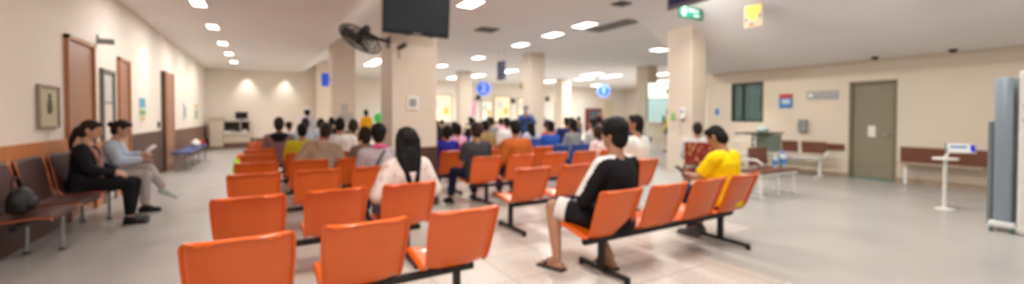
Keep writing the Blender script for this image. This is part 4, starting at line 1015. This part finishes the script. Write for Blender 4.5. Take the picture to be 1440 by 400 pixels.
def panel_bench(label, y0, y1, n, x=10.9, back_x=None):
    t = thing('waiting_bench', label, 'bench', (x, (y0 + y1) / 2, 0)); L = y1 - y0
    for k in range(n):
        yc = -L / 2 + L * (k + .5) / n
        MB().box((.28, yc, .66), (.03, L / n - .07, .28), ry_(-.12), b=.012).build('backrest', BROWN, t)
        MB().box((.06, yc, .435), (.40, L / n - .05, .035), b=.01).build('seat', WHITEM, t)
    MB().box((.30, 0, .56), (.03, L, .04)).box((.05, 0, .40), (.05, L, .05)).build('rail', WHITEM, t)
    for y in (-L / 2 + .06, L / 2 - .06):
        MB().box((.02, y, .21), (.05, .05, .38), b=.006).box((.04, y, .02), (.5, .06, .04), b=.01).build('leg', WHITEM, t); MB().box((.29, y, .56), (.03, .04, .36), b=.005).build('back_post', WHITEM, t)
panel_bench('white-framed bench with three brown backrests by the right wall', 4.42, 6.2, 3, 10.75)
bp_ = thing('padded_rail', 'short brown padded rail on the right wall left of the grey door', 'rail', (XR - .03, 4.5, .68)); MB().box((0, 0, 0), (.04, .5, .14), b=.01).build('pad', BROWN, bp_); MB().box((.02, .15, 0), (.03, .04, .08)).box((.02, -.15, 0), (.03, .04, .08)).build('bracket', GREYM, bp_)
rbk = thing('wall_bench', 'long brown-backed bench on white legs right of the grey door', 'bench', (11.2, 2.65, 0))
MB().box((.16, 0, .60), (.04, 1.24, .32), b=.01).build('backrest', BROWN, rbk)
MB().box((.0, 0, .44), (.30, 1.2, .03), b=.008).build('seat', mat('bench_seat_beige', (178, 156, 140), .5), rbk)
for y in (.48,): MB().box((-.04, y, .22), (.05, .06, .42), b=.006).box((.04, y, .41), (.22, .05, .03)).build('leg', WHITEM, rbk)

# white-framed bench in the middle with bottles
mbh = thing('waiting_bench', 'white-framed bench with brown seat behind the man in yellow', 'bench', (7.62, 3.95, 0))
MB().box((0, 0, .45), (1.2, .42, .04), b=.01).build('seat', BROWN, mbh); MB().box((0, 0, .405), (1.16, .38, .05), b=.006).build('frame', WHITEM, mbh)
MB().box((0.05, .22, .67), (.58, .03, .32), rx_(-.1), b=.01).build('backrest', BROWN, mbh)
for x in (-.52, 0.0, .52): MB().box((x, -.14, .2), (.05, .05, .38), b=.006).box((x, .14, .2), (.05, .05, .38), b=.006).box((x, 0, .02), (.05, .44, .03), b=.006).build('leg', WHITEM, mbh)
MB().tube([(-.58, -.18, .43), (-.60, -.2, .60), (-.59, -.1, .66), (-.59, .1, .66), (-.58, .2, .60), (-.58, .2, .43)], .018).build('armrest', WHITEM, mbh, True)
def bottle(label, loc, h, r, bodym, capm):
    t = thing('bottle', label, 'bottle', loc); MB().lathe((0, 0, 0), [(r * .9, 0), (r, .01), (r, h * .6), (r * .92, h * .68), (r * .4, h * .84), (r * .36, h * .9)]).build('body', bodym, t, True); MB().cyl((0, 0, h * .88), (0, 0, h), r * .45).build('cap', capm, t, True); MB().lathe((0, 0, 0), [(r * 1.01, h * .25), (r * 1.01, h * .55)]).build('wrap', BL, t, True)
CLEAR = mat('bottle_clear', (206, 220, 228), .15, alpha=.8)
bottle('clear water bottle on the brown bench seat, left of the blue-topped one', (7.78, 3.93, .47), .26, .045, CLEAR, WHITEP)
bottle('clear bottle with bright blue top on the brown bench seat', (7.95, 3.88, .47), .30, .06, CLEAR, mat('cap_blue', (90, 140, 240), .4))
pc = thing('padded_chair', 'chair with red floral patterned back behind the man in yellow', 'chair', (6.70, 4.70, 0), -.85)
FL = pattern_cloth('red_floral', (128, 44, 36), (196, 150, 100), 22, .6)
MB().box((0, -.25, .74), (.50, .06, .40), rx_(-.12), b=.02).build('backrest', FL, pc); MB().box((0, 0, .43), (.50, .48, .07), b=.02).build('seat', FL, pc)
for x in (-.22, .22):
    for y in (-.22, .2): MB().cyl((x, y, 0), (x, y, .6 if y < 0 else .41), .014).build('leg', CHROME, pc, True)
# trolley table by the window
tr = thing('trolley_table', 'white trolley with dark top by the right wall under the window', 'trolley', (9.9, 5.35, 0))
MB().box((0, 0, 1.0), (1.2, .5, .035), b=.008).build('top', mat('trolley_top', (88, 86, 78), .4), tr); MB().box((0, 0, .55), (1.1, .45, .03), b=.006).build('shelf', WHITEM, tr)
for x in (-.55, .55):
    for y in (-.2, .2):
        g = MB().cyl((x, y, .1), (x, y, .99), .016).build('post', WHITEM, tr, True); MB().cyl((x - .012, y, .05), (x + .012, y, .05), .05).build('caster', DARKP, g, True)
MB().tube([(-.58, -.2, .8), (-.75, -.2, .85), (-.75, .2, .85), (-.58, .2, .8)], .012).build('handle', WHITEM, tr, True)
MB().box((.3, 0, .76), (.5, .42, .4), b=.01).build('cabinet', mat('trolley_green', (128, 142, 130), .5), tr)
pb = thing('plastic_bag', 'pale teal plastic bag on the dark trolley top', 'bag', (9.95, 5.3, 1.018)); MB().ell((0, 0, .07), (.17, .12, .08)).cap((0, 0, .1), (.03, 0, .17), .05, .02).build('bag', mat('bag_teal', (206, 226, 226), .4), pb, True, .012, 3)

# sanitizer / notice stand
st = thing('notice_stand', 'slim white stand with round shelf and tilted blue-ended notice', 'stand', (8.72, 2.0, 0))
MB().cyl((0, 0, .03), (0, 0, .80), .025).build('pole', WHITEM, st, True); MB().lathe((0, 0, 0), [(.0, .0), (.11, 0), (.11, .015), (.03, .03)]).build('foot', WHITEM, st, True); MB().lathe((0, 0, .745), [(.0, 0), (.14, 0), (.145, .012), (.14, .028), (0, .03)]).build('shelf', WHITEM, st, True)
MB().cyl((0, 0, .78), (.03, -.04, .90), .016).build('neck', WHITEM, st, True)
Rn = rz_(-PI / 3) @ rx_(-.35)
nb_ = Vector((.10, -.14, .92))
MB().box(nb_, (.30, .012, .14), Rn, b=.003).build('notice_board', WHITEP, st); MB().box(nb_ + Rn @ Vector((.12, -.008, .0)), (.05, .004, .11), Rn).build('blue_end', mat('notice_blue', (52, 40, 210), .5), st); MB().box(nb_ + Rn @ Vector((-.03, -.008, .02)), (.18, .004, .03), Rn).build('text_band', BL, st); MB().box(nb_ + Rn @ Vector((-.16, 0, 0)), (.02, .02, .15), Rn).build('clip', GREYM, st)

# tall cabinet at the right edge
cb_ = thing('medical_cabinet', 'tall blue-grey cabinet on casters with white equipment at the right edge', 'cabinet', (7.75, 1.255, 0), 0)
MB().box((0, 0, .99), (.30, .16, 1.76), b=.04).build('column', BLUEGREY, cb_, True)
MB().box((0.02, -.0, .09), (.40, .22, .07), b=.02).build('base', WHITEP, cb_)
for x in (-.18, .2):
    for y in (-.09, .08): MB().cyl((x, y - .012, .03), (x, y + .012, .03), .03).build('caster', mat('caster_teal', (52, 92, 98), .5), cb_, True)
MB().box((.04, .115, .70), (.24, .045, 1.27), b=.01).build('side_rail', mat('rail_grey', (118, 126, 126), .4), cb_)
eq = thing('equipment_tower', 'white equipment tower with dark ports and a blue hose at the right edge', 'equipment', (7.76, 1.02, 0), 0)
MB().box((0, 0, 1.0), (.34, .24, 1.86), b=.02).build('body', WHITEP, eq); MB().box((0, 0, .05), (.36, .26, .09), b=.02).build('base', WHITEM, eq)
for z in (1.62, 1.42, 1.28): MB().cyl((-.172, .03, z), (-.182, .03, z), .025).build('port', DARKP, eq, True)
for z in (1.52, 1.35): MB().box((-.172, .0, z), (.006, .18, .012)).build('slot', DARKP, eq)
MB().tube([(-.18, -.02, 1.22), (-.24, .04, 1.15), (-.24, .02, 1.05), (-.2, -.04, 1.0)], .022).build('hose', mat('hose_blue', (50, 110, 180), .4), eq, True)
MB().tube([(-.18, .02, 1.0), (-.22, .03, .8), (-.2, .02, .3), (-.18, .02, .15)], .01).build('cable', DARKP, eq, True)

# ---------------------------------------------------------------- far hall: service windows, signs, posters
def service_window(label, x, w_, z0, z1, tint):
    t = thing('service_window', label, 'counter window', (x, YF, 0))
    h = z1 - z0; zc = (z0 + z1) / 2
    for s in (-1, 1): MB().box((s * w_ / 2, -.05, zc), (.1, .12, h), b=.01).build('frame_side', CREAM, t)
    MB().box((0, -.05, z1), (w_ + .1, .12, .1), b=.01).build('frame_top', CREAM, t)
    MB().box((0, -.02, zc), (w_, .02, h)).build('lit_glass', mat('lit_' + tint[0], tint[1], .4, emit=.45), t)
    MB().box((0, -.2, z0), (w_ + .2, .45, .06), b=.01).build('counter', WHITEM, t)
    MB().box((0, -.03, z0 / 2), (w_ + .1, .06, z0)).build('front_panel', CREAM, t)
    MB().box((-w_ * .15, -.04, zc + h * .15), (w_ * .4, .01, h * .35)).build('notice', PAPER, t); MB().box((w_ * .22, -.04, zc - h * .1), (w_ * .3, .01, h * .3)).build('small_notice', mat('notice_yellow', (232, 206, 110), .6), t)
warm = ('warm', (240, 226, 190)); cool = ('cool', (226, 232, 220))
service_window('warm lit service window nearest the big column', 11.4, 1.5, 1.0, 3.0, warm)
service_window('pale lit service window under the blue disc with a two', 15.2, 1.0, 1.0, 2.6, cool)
service_window('warm lit service window right of the blue disc with a two', 16.6, 1.5, 1.0, 3.0, warm)
service_window('narrow lit service window left of the middle column', 18.6, 1.0, 1.0, 2.9, warm)
service_window('pale lit service window right of the middle column', 22.6, 1.2, 1.0, 2.6, cool)
poster('poster', 'large pink poster on the far wall below the disc with a two', 'poster', (13.65, YF - .02, 2.1), (1.15, 1.4), '-y', [(-.4, .4, .1, .4, mat('print_palepink', (238, 196, 212), .6), 'text_block')], PK)
fd_ = struct('door_far', MB().box((28.3, YF - .03, 1.4), (1.3, .06, 2.8), b=.01), mat('far_door', (222, 208, 178), .5)); struct('door_handle', MB().cyl((27.8, YF - .06, 1.2), (27.8, YF - .12, 1.2), .03), CHROME, fd_)
mc = thing('display_case', 'dark red display case against the far wall', 'cabinet', (26.2, YF - .35, 0)); MB().box((0, 0, 1.05), (1.6, .5, 2.1), b=.02).build('case', mat('dark_red', (112, 34, 36), .5), mc); MB().box((0, -.26, 1.2), (1.3, .01, 1.4)).build('glass', GLASSD, mc)
def disc_sign(label, loc, digit, r):
    t = thing('disc_sign', label, 'sign', loc, -.62)
    MB().cyl((0, -.03, 0), (0, .03, 0), r, n=40).build('disc', SIGNBLUE, t, True)
    RW = mat('sign_white', (206, 220, 250), .5)
    n = 40; ring = MB(); ring.rings([[(math.cos(2 * PI * i / n) * q * r, -.034, math.sin(2 * PI * i / n) * q * r) for i in range(n)] for q in (.95, .88)], caps=False); ring.build('ring', RW, t)
    cu = bpy.data.curves.new('digit', 'FONT'); cu.body = digit; cu.size = r * 1.6; cu.align_x = 'CENTER'; cu.align_y = 'CENTER'; cu.extrude = .004
    tmp = bpy.data.objects.new('digit_tmp', cu); COL.objects.link(tmp); bpy.context.view_layer.update()
    me = bpy.data.meshes.new_from_object(tmp.evaluated_get(bpy.context.evaluated_depsgraph_get())); bpy.data.objects.remove(tmp)
    me.materials.clear(); me.materials.append(RW)
    o = bpy.data.objects.new('numeral', me); COL.objects.link(o); o.parent = t; o.location = (0, -.036, 0); o.rotation_euler = (PI / 2, 0, 0)
    for x in (-r * .5, r * .5): MB().cyl((x, 0, r * .85), (x, 0, 4.0 - loc[2]), .012, n=6).build('rod', GREYM, t)
disc_sign('round blue hanging sign with white numeral two, left of the middle column', (11.08, 22.0, 3.03), '2', .44)
disc_sign('round blue hanging sign with white numeral one, right of the middle column', (18.76, 20.0, 3.03), '1', .42)
hg = thing('hanging_sign', 'narrow dark navy sign hanging on two rods left of the middle column', 'sign', (8.1, 14.5, 3.22)); MB().box((0, 0, 0), (.12, .5, .74), b=.01).build('panel', mat('sign_slate', (58, 62, 96), .5), hg)
for k in range(4): MB().box((-.062, 0, .25 - k * .17), (.004, .42, .06)).build('text_band', mat('sign_slate_text', (112, 116, 146), .5), hg)
for y in (-.2, .2): MB().cyl((0, y, .36), (0, y, .78), .01, n=6).build('rod', GREYM, hg)
for k, (x, z) in enumerate(((14.4, 2.85), (17.6, 2.65), (21.1, 2.9), (9.8, 2.6))):
    sp_ = thing('wall_speaker', ['small black speaker left of the pink poster glow', 'small black speaker between two warm service windows', 'small black speaker right of the middle column', 'small black speaker beside the big column edge'][k], 'speaker', (x, YF - .1, z)); MB().box((0, 0, 0), (.3, .2, .4), b=.02).build('housing', DARKP, sp_); MB().cyl((0, -.1, -.04), (0, -.11, -.04), .1).build('cone', BLACKM, sp_, True)
sg = thing('hanging_sign', 'small yellow and navy hanging sign left of the middle column', 'sign', (12.4, 19.5, 3.05), -.6); MB().box((0, 0, 0), (.5, .04, .3)).build('panel', NAVY, sg); MB().box((-.13, -.022, 0), (.2, .004, .26)).build('yellow_part', YE, sg); MB().cyl((0, 0, .15), (0, 0, .95), .012, n=6).build('rod', GREYM, sg)
sg = thing('hanging_sign', 'small pale blue hanging sign beside the middle column', 'sign', (12.9, 19.5, 2.55), -.6); MB().box((0, 0, 0), (.6, .04, .26)).build('panel', mat('sign_paleblue', (120, 150, 190), .5), sg); MB().cyl((0, 0, .13), (0, 0, 1.45), .012, n=6).build('rod', GREYM, sg)
# lit counter bay left of the panelled column
lb = thing('lit_counter', 'brightly lit glazed counter left of the panelled column', 'counter', (14.2, 11.3, 0), -.75)
MB().box((0, 0, .55), (1.7, .5, 1.1), b=.02).build('cabinet', WHITEM, lb); MB().box((0, -.03, 1.12), (1.8, .6, .05), b=.01).build('top', CREAM, lb)
MB().box((0, .2, 1.65), (1.6, .02, 1.0)).build('glass', mat('lit_teal', (176, 206, 206), .3, emit=.4), lb); MB().box((0, .18, 2.45), (1.6, .06, .62), b=.01).build('lit_panel', mat('lit_panel', (226, 236, 214), .4, emit=.9), lb); MB().box((.0, .145, 2.42), (.25, .01, .2)).build('panel_mark', GY, lb)
for x in (-.85, .85): MB().box((x, .2, 1.95), (.07, .08, 1.7)).build('post', GREYM, lb)
for x in (-.4, .4): MB().box((x, -.255, .62), (.5, .01, .7)).build('door', mat('cabinet_cream', (226, 216, 190), .5), lb)
bottle('green bottle standing on the lit counter', (13.75, 11.2, 1.145), .32, .07, mat('bottle_green', (40, 150, 130), .3), WHITEP)
# dark stand with screen between the panelled column and the right wall
mt = thing('monitor_stand', 'dark medical monitor on a tall stand right of the panelled column', 'monitor', (12.0, 8.4, 0), -.9)
MB().cyl((0, 0, .05), (0, 0, 1.7), .03).build('pole', GREYM, mt, True); MB().lathe((0, 0, 0), [(.0, 0), (.28, 0), (.28, .04), (.05, .08)]).build('foot', DARKP, mt, True); MB().box((0, -.04, 1.75), (.34, .08, .5), b=.02).build('screen_housing', DARKP, mt); MB().box((0, -.082, 1.77), (.28, .004, .36)).build('screen', GLASSD, mt); MB().box((0, -.03, 1.2), (.3, .2, .05), b=.01).build('tray', DARKP, mt)
poster('notice', 'small pale blue notice at the end of the right wall', 'notice', (XR - .006, 7.38, 1.52), (.16, .24), '-x', [(-.4, .4, -.4, .4, BL, 'print_block')])

apply_pending()

# ---------------------------------------------------------------- camera, world, colour
cd = bpy.data.cameras.new('camera'); cam = bpy.data.objects.new('camera', cd); COL.objects.link(cam); scene.camera = cam
cd.sensor_fit = 'HORIZONTAL'; cd.sensor_width = 36.0; cd.lens = 36.0 * 581.2 / 1440
cd.shift_y = -26.5 / 1440
cam.location = (0, 0, 1.4)
cam.rotation_euler = Euler((math.radians(90) - 0.0175, 0, -0.5353), 'XYZ')
cd.clip_start = 0.05; cd.clip_end = 200
cd.dof.use_dof = True; cd.dof.focus_distance = 0.45; cd.dof.aperture_fstop = 3.0
w = bpy.data.worlds.new('world'); scene.world = w; w.use_nodes = True
bgn = w.node_tree.nodes['Background']; bgn.inputs['Color'].default_value = (0.95, 0.97, 1.0, 1); bgn.inputs['Strength'].default_value = 0.52
scene.view_settings.view_transform = 'Standard'; scene.view_settings.look = 'None'; scene.view_settings.exposure = -0.25
scene.cycles.use_denoising = True
scene.cycles.max_bounces = 8; scene.cycles.diffuse_bounces = 5; scene.cycles.sample_clamp_indirect = 6
